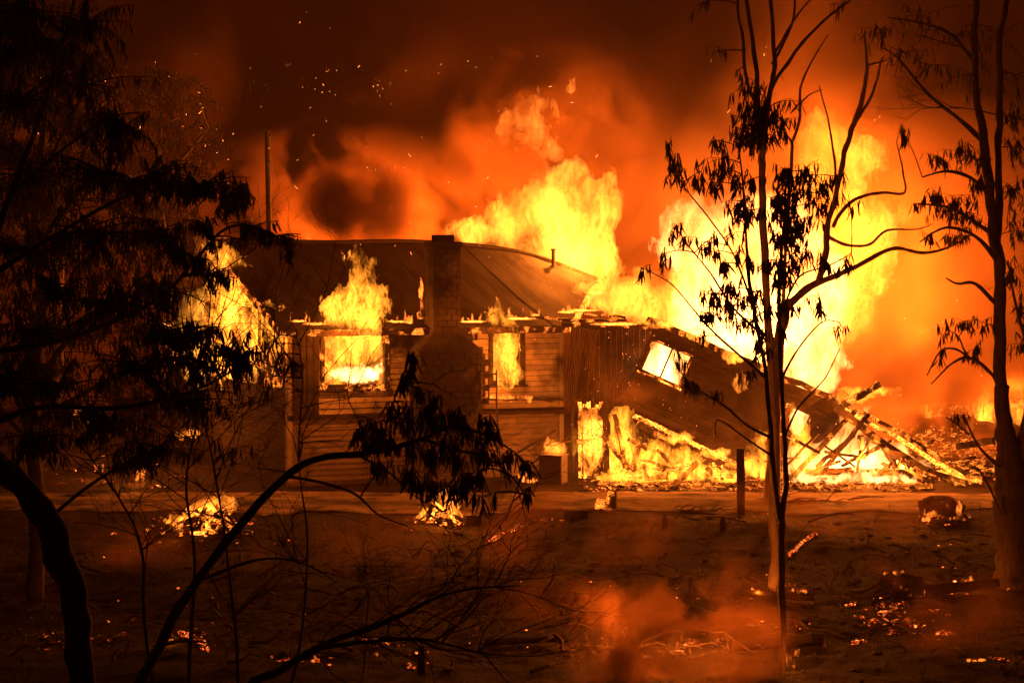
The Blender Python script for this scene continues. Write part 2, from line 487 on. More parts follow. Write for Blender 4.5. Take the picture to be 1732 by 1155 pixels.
# clods, ash lumps and burnt litter lying on the ground
q = MB()
for i in range(1300):
    px, py = R.uniform(-60, 1800), R.triangular(822, 1170, 1000)
    p = Gz(px, py); r = abs(R.gauss(0, .022)) + .012
    q.clod(p + Vector((0, 0, r * .2)), (r * R.uniform(.8, 2), r, r * R.uniform(.3, .7)))
tag(q.build('litter', M['rock']), kind='stuff')
q = MB()
for i in range(520):
    p = Gz(R.uniform(-60, 1800), R.triangular(828, 1170, 1050), .03)
    a = R.uniform(0, math.pi); l = R.uniform(.06, .3)
    dv = Vector((math.cos(a), math.sin(a), R.uniform(-.1, .35))) * l
    q.tube([p, p + dv * .5 + Vector((R.uniform(-.05, .05), 0, R.uniform(0, .05))), p + dv], [.008, .006, .003], 4)
tag(q.build('fallen_twigs', M['twig']), kind='stuff')
# bigger fallen sticks and bark strips
q = MB()
for i in range(260):
    p = Gz(R.uniform(-60, 1800), R.triangular(835, 1170, 1030), .03)
    a = R.uniform(0, math.pi); l = R.uniform(.25, .9); r_ = R.uniform(.008, .028)
    dv = Vector((math.cos(a), math.sin(a) * .8, R.uniform(-.05, .22))) * l
    q.tube([p, p + dv * .4 + Vector((R.uniform(-.06, .06), 0, R.uniform(0, .08))), p + dv * .7 + Vector((0, 0, R.uniform(0, .1))), p + dv], [r_, r_ * .9, r_ * .7, r_ * .4], 5)
tag(q.build('fallen_sticks', M['twig']), kind='stuff')
# dead grass in thin tufts
q = MB()
for i in range(450):
    p = Gz(R.uniform(-60, 1800), R.triangular(845, 1170, 1000))
    for k in range(4):
        a = R.uniform(0, 6.28); h = R.uniform(.05, .2); s = Vector((math.cos(a), math.sin(a), 0))
        b0 = p + s * R.uniform(0, .05); tp = b0 + Vector((0, 0, h)) + s * R.uniform(0, h)
        w_ = Vector((-s.y, s.x, 0)) * .006
        q.add([b0 - w_, b0 + w_, tp], [(0, 1, 2)])
M['grass'] = surf_mat('dead_grass', (.06, .042, .025), (.14, .10, .06), 6)
tag(q.build('grass', M['grass']), kind='stuff')

# ------------------------------------------------------------------ the house
TH = rad(25); CU, SU = math.cos(TH), math.sin(TH)
A0 = Vector((-5.06, 0, 0))
UV, VV, ZV = Vector((CU, SU, 0)), Vector((-SU, CU, 0)), Vector((0, 0, 1))
def H(u, v, z): return A0 + UV * u + VV * v + ZV * z
HW, HD, EZ, RZ = 6.9, 10.2, 3.62, 5.59
house = empty('house', A0, 'burning weatherboard house with dark sloping iron roof and flames in its windows', 'house')

# backing walls of the front, cut round two windows
W1 = (.86, 2.33, 2.29, 3.52); W2 = (5.07, 5.80, 2.28, 3.45)
def front_box(q, u0, u1, z0, z1, v0=0.0, v1=.10):
    c = H((u0 + u1) / 2, (v0 + v1) / 2, (z0 + z1) / 2)
    q.box(c, UV * (u1 - u0) / 2, VV * (v1 - v0) / 2, ZV * (z1 - z0) / 2)
q = MB()
for u0, u1, z0, z1 in ((0, W1[0], 0, EZ), (W1[0], W1[1], 0, W1[2]), (W1[0], W1[1], W1[3], EZ), (W1[1], W2[0], 0, EZ), (W2[0], W2[1], 0, W2[2]), (W2[0], W2[1], W2[3], EZ), (W2[1], HW, 0, EZ)):
    front_box(q, u0, u1, z0, z1, .02, .12)
fw = q.build('front_wall', M['subwall'], house)
q = MB()
for u0, u1, z0, z1 in ((.05, W1[0], 1.62, EZ - .05), (W1[0], W1[1], 1.62, W1[2]), (W1[1], W2[0], 1.62, EZ - .05), (W2[0], W2[1], 1.62, W2[2]), (W2[1], HW - .05, 1.62, EZ - .05)): front_box(q, u0, u1, z0, z1, .009, .018)
q.build('shadow_backing', M['char'], fw)  # dark sheet behind the boards, painting shadow lines into the gaps
# weatherboards, one by one, lapped
BH = .128
def board(u0, u1, z, parent, mat='paint'):
    if u1 - u0 < .05: return
    q = MB()
    th = .03 + R.uniform(-.003, .004)
    j = R.uniform(-.004, .004)
    a = [H(u0, .007, z + BH - .014), H(u0, -.012, z + BH - .014), H(u0, -th + j, z), H(u0, .007, z)]
    b_ = [H(u1, .007, z + BH - .014), H(u1, -.012, z + BH - .014), H(u1, -th - j, z + R.uniform(-.003, .003)), H(u1, .007, z)]
    q.add(a + b_, [(0, 1, 2, 3), (7, 6, 5, 4), (1, 5, 6, 2), (2, 6, 7, 3), (0, 4, 5, 1), (3, 7, 4, 0)])
    q.build('weatherboard', M[mat], parent)
z = 1.62
while z < EZ - .1:
    spans = [(.08, 2.95), (4.55, HW - .08)]
    cuts = []
    for w in (W1, W2):
        if z + BH > w[2] - .10 and z < w[3] + .10: cuts.append((w[0] - .11, w[1] + .11))
    for s0, s1 in spans:
        segs = [(s0, s1)]
        for c0, c1 in cuts:
            segs = [x for a, b_ in segs for x in ((a, min(b_, c0)), (max(a, c1), b_)) if x[1] - x[0] > .04]
        for a, b_ in segs:
            if b_ - a > 1.6 and R.random() < .5:
                m1 = R.uniform(a + .5, b_ - .5); board(a, m1 - .004, z, fw); board(m1, b_, z, fw)
            else: board(a, b_, z, fw)
    z += BH
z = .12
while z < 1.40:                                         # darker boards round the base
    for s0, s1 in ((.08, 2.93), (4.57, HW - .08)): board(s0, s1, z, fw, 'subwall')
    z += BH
for u0, u1 in ((-.03, .08), (HW - .08, HW + .04)):     # corner boards
    q = MB(); front_box(q, u0, u1, .1, EZ - .02, -.045, .10); q.build('corner_board', M['paint'], house)
q = MB(); front_box(q, -.03, HW + .04, 1.50, 1.62, -.05, .0); q.build('base_board', M['char'], house)
# window frames (the glass is gone)
def window(w, mat, bars=False):
    q = MB(); t = .10
    front_box(q, w[0] - t, w[0], w[2] - t, w[3] + t, -.055, .14); front_box(q, w[1], w[1] + t, w[2] - t, w[3] + t, -.055, .14)
    front_box(q, w[0], w[1], w[3], w[3] + t, -.053, .138); front_box(q, w[0], w[1], w[2] - t, w[2], -.053, .138)
    fr = q.build('window_frame', M[mat], house)
    q = MB(); front_box(q, w[0] - .16, w[1] + .16, w[2] - .15, w[2] - t - .003, -.11, .02); q.build('sill', M[mat], fr)
    return fr
window(W1, 'charglow'); window(W2, 'char')
# charred vertical lining boards between the corner and the large window
for u in (.12, .27, .43, .58):
    q = MB(); front_box(q, u, u + .135, 1.55, EZ - .1, -.062 - R.uniform(0, .012), -.027); q.build('lining_board', M['blackwall'], fw)
# left end wall: studs and burnt panels, flames between them
q = MB()
def end_box(q, v0, v1, z0, z1, u0=.0, u1=.10):
    q.box(H((u0 + u1) / 2, (v0 + v1) / 2, (z0 + z1) / 2), UV * (u1 - u0) / 2, VV * (v1 - v0) / 2, ZV * (z1 - z0) / 2)
end_box(q, .125, HD, 0, 2.2, .02, .12)
ew = q.build('end_wall', M['blackwall'], house)
for v0, v1, zt in ((.13, .2, 3.6), (.72, 1.75, 3.1), (3.0, 3.9, 4.0), (5.0, 5.25, 5.2), (6.5, 7.6, 4.2), (9.3, 10.2, 3.4)):
    q = MB(); end_box(q, v0, v1, 2.203, zt + R.uniform(-.2, .2), .0, .1)
    q.build('burnt_panel', M['charglow'], ew)
for v in (.45, 2.35, 4.4, 5.9, 8.3):
    q = MB(); zt = min(EZ + (5.1 - abs(v - 5.1)) * .36, 5.4) - .12
    q.bar(H(.05, v, 2.2), H(.06, v + R.uniform(-.08, .08), zt), .07, .09, .012, 6); q.build('stud', M['charglow'], ew)
z = .4
for i in range(13):
    q = MB(); end_box(q, .14, HD - .05, z, z + .125, -.012 - R.uniform(0, .008), .017); q.build('weatherboard', M['blackwall'], ew); z += .135
# rear and right walls, floor
q = MB(); q.box(H(HW / 2, HD, 1.8), UV * HW / 2, VV * .06, ZV * 1.8); q.build('rear_wall', M['blackwall'], house)
q = MB(); q.box(H(HW - .05, HD / 2 + .2, 1.8), UV * .05, VV * (HD / 2 - .35), ZV * 1.8); q.build('side_wall', M['blackwall'], house)
q = MB(); q.box(H(HW / 2, HD / 2, 1.5), UV * (HW / 2 - .13), VV * (HD / 2 - .15), ZV * .06); q.build('floor', M['char'], house)

# the roof: scorched sheets, one by one; the right end has sagged
def ridge(u): return RZ - (max(0, u - 5.6) / 5.0) ** 2 * 1.0 + .02 * math.sin(u * 1.7)
def RP(u, t, dz=0.):
    z0 = EZ - .06 + .012 * math.sin(u * 2.3)
    z = z0 + (ridge(u) - z0) * t - .10 * math.sin(math.pi * t) * min(1, max(0, (u - 3) / 5))
    z += .035 * mnoise.noise(Vector((u * .9, t * 4., 2.))) + .012 * mnoise.noise(Vector((u * 3., t * 9., 5.)))
    return H(u, -.34 + 5.44 * t, z + dz)
roof = empty('roof', H(3, 5, 5), None); roof.parent = house; roof.matrix_parent_inverse = world_of(house).inverted()
def sheet(u0, u1, front=True):
    q = MB(); nu, nt = 8, 10
    vs = []
    lift = R.uniform(0, .012)
    jag = [R.uniform(-.05, .05) for _ in range(nt + 1)]
    for layer in (0, -.012):
        for j in range(nt + 1):
            for i in range(nu + 1):
                u = u0 + (u1 - u0) * i / nu; t = j / nt
                if front:
                    tmin = max(0., (u - 6.95) / 3.65)
                    t2 = tmin + (1 - tmin) * t + (R.uniform(-.012, .012) if tmin > 0 and j == 0 else 0)
                    p = RP(u, min(t2, 1), .0005 * math.cos(i * math.pi) + lift + layer)
                else:
                    z = ridge(u) - (ridge(u) - EZ + .06) * t
                    p = H(u, 5.1 + 5.44 * t, z + .0005 * math.cos(i * math.pi) + layer + lift)
                vs.append(p)
    n1_ = (nu + 1) * (nt + 1)
    fs = []
    for j in range(nt):
        for i in range(nu):
            a = j * (nu + 1) + i
            fs.append((a, a + 1, a + nu + 2, a + nu + 1)); fs.append((n1_ + a, n1_ + a + nu + 1, n1_ + a + nu + 2, n1_ + a + 1))
    for i in range(nu):
        fs.append((i, n1_ + i, n1_ + i + 1, i + 1)); a = nt * (nu + 1) + i; fs.append((a, a + 1, n1_ + a + 1, n1_ + a))
    for j in range(nt):
        a = j * (nu + 1); fs.append((a, a + nu + 1, n1_ + a + nu + 1, n1_ + a)); a += nu; fs.append((a, n1_ + a, n1_ + a + nu + 1, a + nu + 1))
    q.add(vs, fs)
    q.build('roof_sheet' if front else 'rear_roof_sheet', M['roof'], roof)
u = -.30
while u < 10.3:
    u1 = min(u + .76, 10.6); sheet(u, u1); u = u1
u = -.30
while u < 5.6:
    sheet(u, u + 1.18, False); u += 1.18
q = MB(); pts = [H(u_, 5.1, ridge(u_) + .03) for u_ in np.linspace(-.3, 10.5, 28)]
q.tube(pts, [.06] * len(pts), 6); q.build('ridge_cap', M['roof'], roof)
q = MB()
for u_ in np.arange(-.3, 6.9, .36): q.bar(H(u_, -.385, EZ - .13), H(u_ + .36, -.385 + R.uniform(-.008, .008), EZ - .13 + R.uniform(-.012, .012)), .035, .15, .004, 2)
q.build('fascia', M['charglow'], roof)
q = MB(); q.bar(H(-.31, -.34, EZ - .12), H(-.31, 5.1, RZ - .12), .04, .17, .01, 12); q.build('barge_board', M['charglow'], roof)
q = MB(); q.bar(H(6.98, -.30, EZ - .1), RP(10.55, 1, -.1), .05, .16, .02, 14); q.build('broken_edge', M['charhot'], roof)
# vent pipe standing on the sagging ridge
q = MB(); p = RP(9.0, .93); q.tube([p + Vector((0, 0, -.1)), p + Vector((0, 0, .42))], [.05, .05], 10); q.tube([p + Vector((0, 0, .42)), p + Vector((0, 0, .47))], [.07, .065], 10)
q.build('vent_pipe', M['metal'], roof)

# the chimney: wide block base with sloped shoulders, narrow stack, stepped cap
q = MB()
def ch(q, u0, u1, z0, z1, v0=-.62, v1=.0):
    q.box(H((u0 + u1) / 2, (v0 + v1) / 2, (z0 + z1) / 2), UV * (u1 - u0) / 2, VV * (v1 - v0) / 2, ZV * (z1 - z0) / 2)
ch(q, 2.95, 4.54, 0, 3.05); ch(q, 3.30, 3.99, 3.45, 5.44, -.60, -.1)
a = [H(2.95, -.62, 3.05), H(4.54, -.62, 3.05), H(4.54, 0, 3.05), H(2.95, 0, 3.05), H(3.30, -.60, 3.45), H(3.99, -.60, 3.45), H(3.99, 0, 3.45), H(3.30, 0, 3.45)]
q.add(a, [(0, 1, 5, 4), (1, 2, 6, 5), (2, 3, 7, 6), (3, 0, 4, 7), (4, 5, 6, 7)])
chim = q.build('chimney', M['mortar'], house)
bm = {}
def block(u0, u1, z0, z1, v, parent, side=None):
    L_, h_ = round(u1 - u0, 2), round(z1 - z0, 2)
    key = (L_, h_)
    if key not in bm:
        q = MB(); e = .008
        hx, hz, t = L_ / 2 - .003, h_ / 2 - .003, .016
        f0 = [(-hx, 0, -hz), (hx, 0, -hz), (hx, 0, hz), (-hx, 0, hz)]
        f1 = [(-hx + e, -t, -hz + e), (hx - e, -t, -hz + e), (hx - e, -t, hz - e), (-hx + e, -t, hz - e)]
        q.add(f0 + f1, [(4, 5, 6, 7), (0, 1, 5, 4), (1, 2, 6, 5), (2, 3, 7, 6), (3, 0, 4, 7)])
        bm[key] = q.mesh('block', M['block'])
    o = obj('block', bm[key])
    o.parent = parent
    if side is None:
        o.location = H((u0 + u1) / 2, v + R.uniform(-.002, .008), (z0 + z1) / 2); o.rotation_euler = (R.uniform(-.01, .01), 0, TH)
    else:
        o.location = H(side, v, (z0 + z1) / 2); o.rotation_euler = (0, 0, TH + math.pi / 2)
z, row = .0, 0
while z < 2.95:
    h_ = .15 if z + .15 < 3.0 else 3.0 - z
    u = 2.955 - (0 if row % 2 == 0 else .16)
    while u < 4.53:
        a, b_ = max(u, 2.955), min(u + .318, 4.535)
        if b_ - a > .06: block(a, b_, z, z + h_, -.62, chim)
        u += .318
    block(0, .6, z, z + h_, -.31, chim, 4.54)
    z += h_; row += 1
z, row = 3.46, 0
while z < 5.35:
    u = 3.30 - (0 if row % 2 == 0 else .115)
    while u < 3.98:
        a, b_ = max(u, 3.302), min(u + .23, 3.988)
        if b_ - a > .05: block(a, b_, z, z + .14, -.60, chim)
        u += .23
    block(0, .45, z, z + .14, -.35, chim, 3.99)
    z += .14; row += 1
q = MB(); ch(q, 3.27, 4.02, 5.44, 5.56, -.63, -.07); ch(q, 3.43, 3.86, 5.56, 5.72, -.52, -.2); q.build('chimney_cap', M['block'], chim)
# stepped toothed blocks to the right of the chimney
for i in range(11):
    z0 = 1.75 + i * .15; u1 = 4.98 - (.16 if i > 7 else 0) - (.14 if i > 8 else 0) - (.1 if i % 2 else 0)
    if u1 > 4.62: block(4.60, u1, z0, z0 + .145, -.03, chim)

# ledge below the small window, with a hand rail and pipe frame before it
q = MB(); q.bar(H(4.75, -.2, 1.86), H(6.98, -.2, 1.80), .30, .05, .012, 8); led = q.build('ledge', M['char'], house)
q = MB(); q.bar(H(4.75, -.09, 1.55), H(6.98, -.09, 1.50), .10, .09, .01, 8); q.build('lower_beam', M['char'], house)
fr = empty('pipe_frame', P(834, 690, 47), 'thin steel rail frame standing before the small burning window', 'rail frame')
def pipe(pts, d, parent, name='pipe', r=.018, mat='metal'):
    q = MB(); q.tube([P(x, y, d) for x, y in pts], [r] * len(pts), 6); return q.build(name, M[mat], parent)
for pts in ([(814, 624), (814, 676)], [(827, 630), (827, 678)], [(840, 626), (840, 700)], [(813, 632), (840, 632)], [(813, 655), (827, 655)]):
    pipe(pts, 46.3, fr)
# the frame's long leg reaches the ground
p0, p1 = P(840, 690, 46.3), P(848, 826, 46.3); p1.z = gz(p1.x, p1.y)
q = MB(); q.tube([p0, p1], [.018, .018], 6); q.build('leg', M['metal'], fr)
dp = empty('downpipe', P(963, 820, 47.2), 'thin vertical downpipe at the right corner of the house front', 'pipe')
q = MB(); b0 = P(968, 610, 47.4); b1 = b0.copy(); b1.z = 0
q.tube([b0, b1], [.03, .03], 8); q.build('pipe', M['metal'], dp)
for zz in (.7, 1.9, 2.7):
    q = MB(); q.box((b0.x, b0.y + .04, zz), (.05, 0, 0), (0, .05, 0), (0, 0, .02)); q.build('bracket', M['metal'], dp)

# ------------------------------------------------------------------ the collapsed extension on the right
EX = 47.3
ext = empty('fallen_extension', P(1085, 700, EX), 'blackened side extension leaning over to the right with a tilted bright window', 'extension')
al = rad(23.5)
WC = P(1127, 614, EX)                      # centre of the tilted window
ea, eb = Vector((math.cos(al), 0, -math.sin(al))), Vector((math.sin(al), 0, math.cos(al)))
def E(a, b, dy=0.): return WC + ea * a + eb * b + Vector((0, dy, 0))
def ebox(q, a0, a1, b0, b1, y0=0., y1=.09):
    q.box(E((a0 + a1) / 2, (b0 + b1) / 2, (y0 + y1) / 2), ea * (a1 - a0) / 2, Vector((0, (y1 - y0) / 2, 0)), eb * (b1 - b0) / 2)
wa, wb = .47, .36
top, bot = .74, -1.50
W3 = (3.05, 3.62, -.38, .22)                # second opening near the fallen end
a_lo, a_hi = -.62, 4.35
def eboard(b0, b1):
    segs = [(a_lo, a_hi if b0 > -.5 else 1.55 + (b0 + 1.5) * 1.6)]
    for (h0, h1, g0, g1) in ((-wa, wa, -wb, wb), W3):
        if b1 > g0 - .02 and b0 < g1 + .02: segs = [x for s0, s1 in segs for x in ((s0, min(s1, h0 - .06)), (max(s0, h1 + .06), s1)) if x[1] - x[0] > .05]
    for s0, s1 in segs:
        q = MB(); k = R.uniform(0, .02); n_ = max(2, int((s1 - s0) / .5))
        for i in range(n_):
            ebox(q, s0 + (s1 - s0) * i / n_, s0 + (s1 - s0) * (i + 1) / n_, b0 + R.uniform(0, .012), b1 - .006, -.03 - k, .0)
        q.build('weatherboard', M['blackwall'], ext)
b_ = bot
while b_ < top:
    eboard(b_, b_ + .16); b_ += .16
q = MB()
for s in ((a_lo, -wa - .03, bot, top), (-wa - .03, wa + .03, wb + .03, top), (-wa - .03, wa + .03, bot, -wb - .03), (wa + .03, W3[0] - .03, -.55, top), (wa + .03, 1.6, bot, -.55), (W3[0] - .03, W3[1] + .03, W3[3] + .03, top), (W3[0] - .03, W3[1] + .03, -.55, W3[2] - .03), (W3[1] + .03, a_hi, -.55, top)):
    ebox(q, s[0], s[1], s[2], s[3], .002, .07)
q.build('wall_lining', M['char'], ext)
def eframe(h0, h1, g0, g1, mull=True):
    q = MB(); t = .055
    ebox(q, h0 - t, h0, g0 - t, g1 + t, -.06, .09); ebox(q, h1, h1 + t, g0 - t, g1 + t, -.06, .09)
    ebox(q, h0, h1, g1, g1 + t, -.058, .088); ebox(q, h0, h1, g0 - t, g0, -.058, .088)
    fr_ = q.build('window_frame', M['charglow'], ext)
    if mull:
        q = MB(); ebox(q, -.02, .02, g0, g1, -.03, .03); q.build('mullion', M['char'], fr_)
    q = MB(); ebox(q, h0 - .1, h1 + .1, g0 - .1, g0 - t - .003, -.1, -.0); q.build('sill', M['charhot'], fr_)
eframe(-wa, wa, -wb, wb); eframe(*W3, mull=False)
# top plate, broken roof edge, burning bottom plate
q = MB(); q.bar(E(a_lo - .2, top + .06, .05), E(a_hi + .1, top + .06, .05), .22, .16, .03, 16); q.build('top_plate', M['charglow'], ext)
q = MB(); q.bar(P(1072, 702, EX - .1), P(1250, 787, EX - .1), .07, .10, .015, 14); q.build('bottom_plate', M['charhot'], ext)
q = MB(); q.bar(P(1078, 716, EX), P(1180, 765, EX), .12, .16, .02, 8); q.build('bearer', M['charglow'], ext)
# upright remnant of wall joining the house: dark boards, and rusty iron sheets leaning
q = MB()
o0 = P(985, 548, 48.2); o1 = P(1102, 700, 48.2)
up = empty('porch_wall', P(1040, 700, 48.2), 'upright black board wall between the house corner and the leaning extension', 'wall')
n_ = 12
for i in range(n_):
    q = MB(); x0 = o0.x + (o1.x - o0.x) * i / n_; x1 = o0.x + (o1.x - o0.x) * (i + 1) / n_ - .008
    q.box(((x0 + x1) / 2, o0.y + R.uniform(-.01, .01), (o0.z + o1.z) / 2 - .02), ((x1 - x0) / 2, 0, 0), (0, .02, 0), (0, 0, (o0.z - o1.z) / 2 + R.uniform(-.03, .03)))
    q.build('upright_board', M['char'], up)
q = MB(); q.bar(o0 + Vector((-.1, 0.08, -.05)), P(1110, 552, 48.2) + Vector((0, .08, 0)), .1, .14, .01, 6); q.build('rail', M['char'], up)
q = MB(); q.bar(P(985, 640, 48.3), P(1105, 645, 48.3), .08, .1, .01, 6); q.build('rail', M['char'], up)
for p_ in (990, 1100):
    q = MB(); a = P(p_, 552, 48.32); b1 = a.copy(); b1.z = 0; q.bar(a, b1, .1, .1, .008, 6); q.build('stud', M['char'], up)
ir = empty('leaning_iron', P(985, 690, 47.6), 'rusty corrugated iron sheets leaning from the eave beside the house corner', 'sheet iron')
for i in range(2):
    q = MB(); nu = 12; vs = []
    for layer in (0, .012):
        for j in range(2):
            for k in range(nu + 1):
                t = k / nu
                x_t, x_b = 966 + i * 24 + 24 * t, 952 + i * 21 + 21 * t
                p = P(x_t if j == 0 else x_b, 552 + i * 4 + 3 * t if j == 0 else 676 + 12 * math.sin(i * 3 + t), 47.5 + .1 * i)
                p.y += (.02 if k % 2 else -.02) + layer - (.25 if j else 0)
                vs.append(p)
    m2 = 2 * (nu + 1); fs = []
    for k in range(nu):
        fs += [(k, k + 1, nu + 2 + k, nu + 1 + k), (m2 + k, m2 + nu + 1 + k, m2 + nu + 2 + k, m2 + k + 1), (k, m2 + k, m2 + k + 1, k + 1), (nu + 1 + k, nu + 2 + k, m2 + nu + 2 + k, m2 + nu + 1 + k)]
    q.add(vs, fs); q.build('iron_sheet', M['iron'], ir)
# charred slabs of broken eave above the corner
sl = empty('broken_eave', P(1000, 540, 47.2), 'black broken eave timbers lying over the house corner', 'eave')
for a, b1, w_, h_ in (((940, 540), (1060, 543), .5, .06), ((985, 531), (1058, 536), .4, .05), ((950, 549), (1100, 552), .25, .09), ((905, 536), (985, 545), .3, .06)):
    q = MB(); q.bar(P(a[0], a[1], 47.1), P(b1[0], b1[1], 47.1), w_, h_, .02, 8); q.build('slab', M['charglow'], sl)
# porch posts, burning, one black
pst = empty('porch_screen', P(1005, 815, 46.6), 'burning upright porch boards with glowing edges beside a black post', 'porch screen')
for i, x in enumerate((981, 989, 996, 1003, 1010, 1016)):
    q = MB(); a, b1 = P(x, 684 + R.uniform(-5, 10), 46.7), P(x + R.uniform(-3, 5), 812, 46.7); b1.z = gz(b1.x, b1.y)
    q.bar(a, b1, .085, .04, .012, 10); q.build('burning_board', M['charhot'], pst)
q = MB(); a, b1 = P(1023, 680, 46.6), P(1027, 812, 46.6); b1.z = gz(b1.x, b1.y); q.bar(a, b1, .13, .13, .008, 8); q.build('post', M['char'], pst)
# steel cabinet under the house corner
bx = empty('steel_cabinet', P(936, 815, 45.8), 'squat dark steel cabinet with flames on its lid, below the house corner', 'cabinet')
c = P(936, 815, 45.9); c.z = .32; ca_, sa_ = Vector((.94, -.34, 0)), Vector((.34, .94, 0))
q = MB(); q.box(c, ca_ * .27, sa_ * .22, (0, 0, .32)); q.build('body', M['metal'], bx)
q = MB(); q.box(c - sa_ * .232, ca_ * .25, sa_ * .01, (0, 0, .29)); dr = q.build('door', M['metal'], bx)
q = MB(); q.box(c - sa_ * .26 + ca_ * .18 + Vector((0, 0, .05)), ca_ * .01, sa_ * .015, (0, 0, .06)); q.build('handle', M['metal'], dr)
q = MB(); q.box(c + Vector((0, 0, .335)), ca_ * .29, sa_ * .25, (0, 0, .013)); q.build('lid', M['metal'], bx)
for i, (a, b1) in enumerate((((868, 770), (940, 728)), ((885, 795), (965, 736)), ((925, 752), (1000, 742)))):
    q = MB(); q.bar(P(a[0], a[1], 46.0 - i * .1), P(b1[0], b1[1], 46.8), .035, .035, .01, 6)
    tag(q.build('leaning_stick', M['char']), ('thin charred stick leaning low against the cabinet from the grass', 'thin charred stick propped steeply over the cabinet', 'thin black rail lying level behind the cabinet flames')[i], 'stick', 'sticks leaning about the cabinet')
# ------------------------------------------------------------------ fallen timbers round the fire
def timber(a, b1, w_, h_, mat, label, d0=46., d1=None, group='charred timbers fallen in the fire', n=8, jit=.015, name='fallen_timber', cat='timber'):
    q = MB(); q.bar(P(a[0], a[1], d0), P(b1[0], b1[1], d1 or d0), w_, h_, jit, n)
    return tag(q.build(name, M[mat]), label, cat, group)
# two long rails of the collapsed roof edge running down to the ground at the right
rl = empty('fallen_rafter', P(1415, 680, 46.5), 'lower of two long charred rafters sloping down to the ground near the forked trunk', 'rafter', 'long fallen rafters')
for k, (dx, dy) in enumerate(((0, 0), (3, 9))):
    q = MB()
    pts = [P(1410, 682, 46.4), P(1500, 752, 46.0), P(1570, 795, 45.6), P(1668, 826, 45.2)]
    for i in range(3): q.bar(pts[i] + Vector((dx * .013, .1 * k, -dy * .013)), pts[i + 1] + Vector((dx * .013, .1 * k, -dy * .013)), .07, .10, .012, 6)
    q.build('plank', M['char' if k == 0 else 'charglow'], rl)
r2 = empty('fallen_rafter', P(1430, 685, 47), 'upper of two long charred rafters, burning along its edges', 'rafter', 'long fallen rafters')
for k, (dx, dy) in enumerate(((0, 0), (-2, 10))):
    q = MB()
    pts = [P(1432, 684, 46.9), P(1520, 730, 46.6), P(1590, 775, 46.2), P(1660, 817, 45.8)]
    for i in range(3): q.bar(pts[i] + Vector((dx * .013, .12 * k, -dy * .013)), pts[i + 1] + Vector((dx * .013, .12 * k, -dy * .013)), .06, .09, .015, 6)
    q.build('plank', M['charglow' if k == 0 else 'charhot'], r2)
pyr = [((1428, 682), (1487, 650), .16, .14, 'charglow', 'thick burning beam jutting up out of the top of the fallen roof'),
       ((1470, 700), (1388, 800), .09, .1, 'char', 'black timber sloping down to the left inside the white fire'),
       ((1450, 690), (1340, 808), .07, .1, 'charglow', 'long thin timber leaning left from the rafters beside the pale trunk'),
       ((1445, 735), (1380, 790), .07, .08, 'char', 'short black stick leaning in the middle of the white fire'),
       ((1468, 765), (1424, 788), .06, .06, 'char', 'bent thin rod low in the white fire'),
       ((1470, 735), (1466, 765), .05, .05, 'char', 'small upright stick above the bent rod'),
       ((1490, 745), (1516, 792), .1, .12, 'char', 'stout black timber standing steeply under the long rafters'),
       ((1450, 738), (1510, 756), .09, .1, 'charglow', 'level black timber across the upper white fire'),
       ((1500, 762), (1540, 790), .07, .08, 'charglow', 'thin stick sloping right under the lower rafter'),
       ((1455, 797), (1560, 799), .1, .12, 'charglow', 'long level timber lying at the front of the white fire'),
       ((1340, 800), (1440, 796), .12, .16, 'charglow', 'low blackened log lying at the foot of the white fire'),
       ((1590, 790), (1650, 772), .06, .06, 'charglow', 'thin charred stick lying across the far rafter end'),
       ((1620, 755), (1680, 745), .14, .16, 'char', 'short black beam lying in the rubble beside the forked trunk'),
       ((1565, 755), (1587, 738), .05, .06, 'charglow', 'small stick poking up from the rubble beyond the rafters')]
for a, b1, w_, h_, m_n, lb in pyr: timber(a, b1, w_, h_, m_n, lb, 46.6 + R.uniform(-.3, .3), 46.4 + R.uniform(-.3, .3))
und = [((1020, 735), (1062, 790), .08, .1, 'charglow', 'leaning burning stud just right of the black porch post'),
       ((1040, 700), (1058, 790), .08, .09, 'char', 'steep black stud under the left end of the leaning wall'),
       ((1062, 742), (1095, 760), .1, .08, 'charglow', 'short level bearer under the leaning wall'),
       ((1080, 752), (1070, 795), .1, .1, 'charglow', 'upright charred stump of a stud below the leaning wall'),
       ((1118, 785), (1160, 745), .08, .08, 'charglow', 'slanting burning stick propped against the bearer'),
       ((1140, 820), (1180, 782), .12, .12, 'char', 'thick black log end resting on the ground in front of the wall'),
       ((1195, 790), (1222, 818), .1, .1, 'char', 'black log end sloping to the right near the fence post'),
       ((1110, 786), (1160, 800), .08, .08, 'charglow', 'level thin timber lying in the flames below the wall'),
       ((1160, 752), (1150, 790), .09, .09, 'charglow', 'short standing stud between the bearer and the ground'),
       ((1175, 765), (1168, 795), .09, .09, 'charglow', 'second short stud nearer the fence post'),
       ((1050, 812), (1130, 806), .1, .12, 'charglow', 'flat burning board on the ground below the leaning wall'),
       ((990, 822), (1080, 818), .14, .06, 'char', 'flat black board lying in front of the porch screen'),
       ((1180, 800), (1240, 806), .08, .1, 'charhot', 'glowing timber on the ground left of the fence post')]
for a, b1, w_, h_, m_n, lb in und: timber(a, b1, w_, h_, m_n, lb, 46.3 + R.uniform(-.3, .3), 46.2 + R.uniform(-.3, .3))

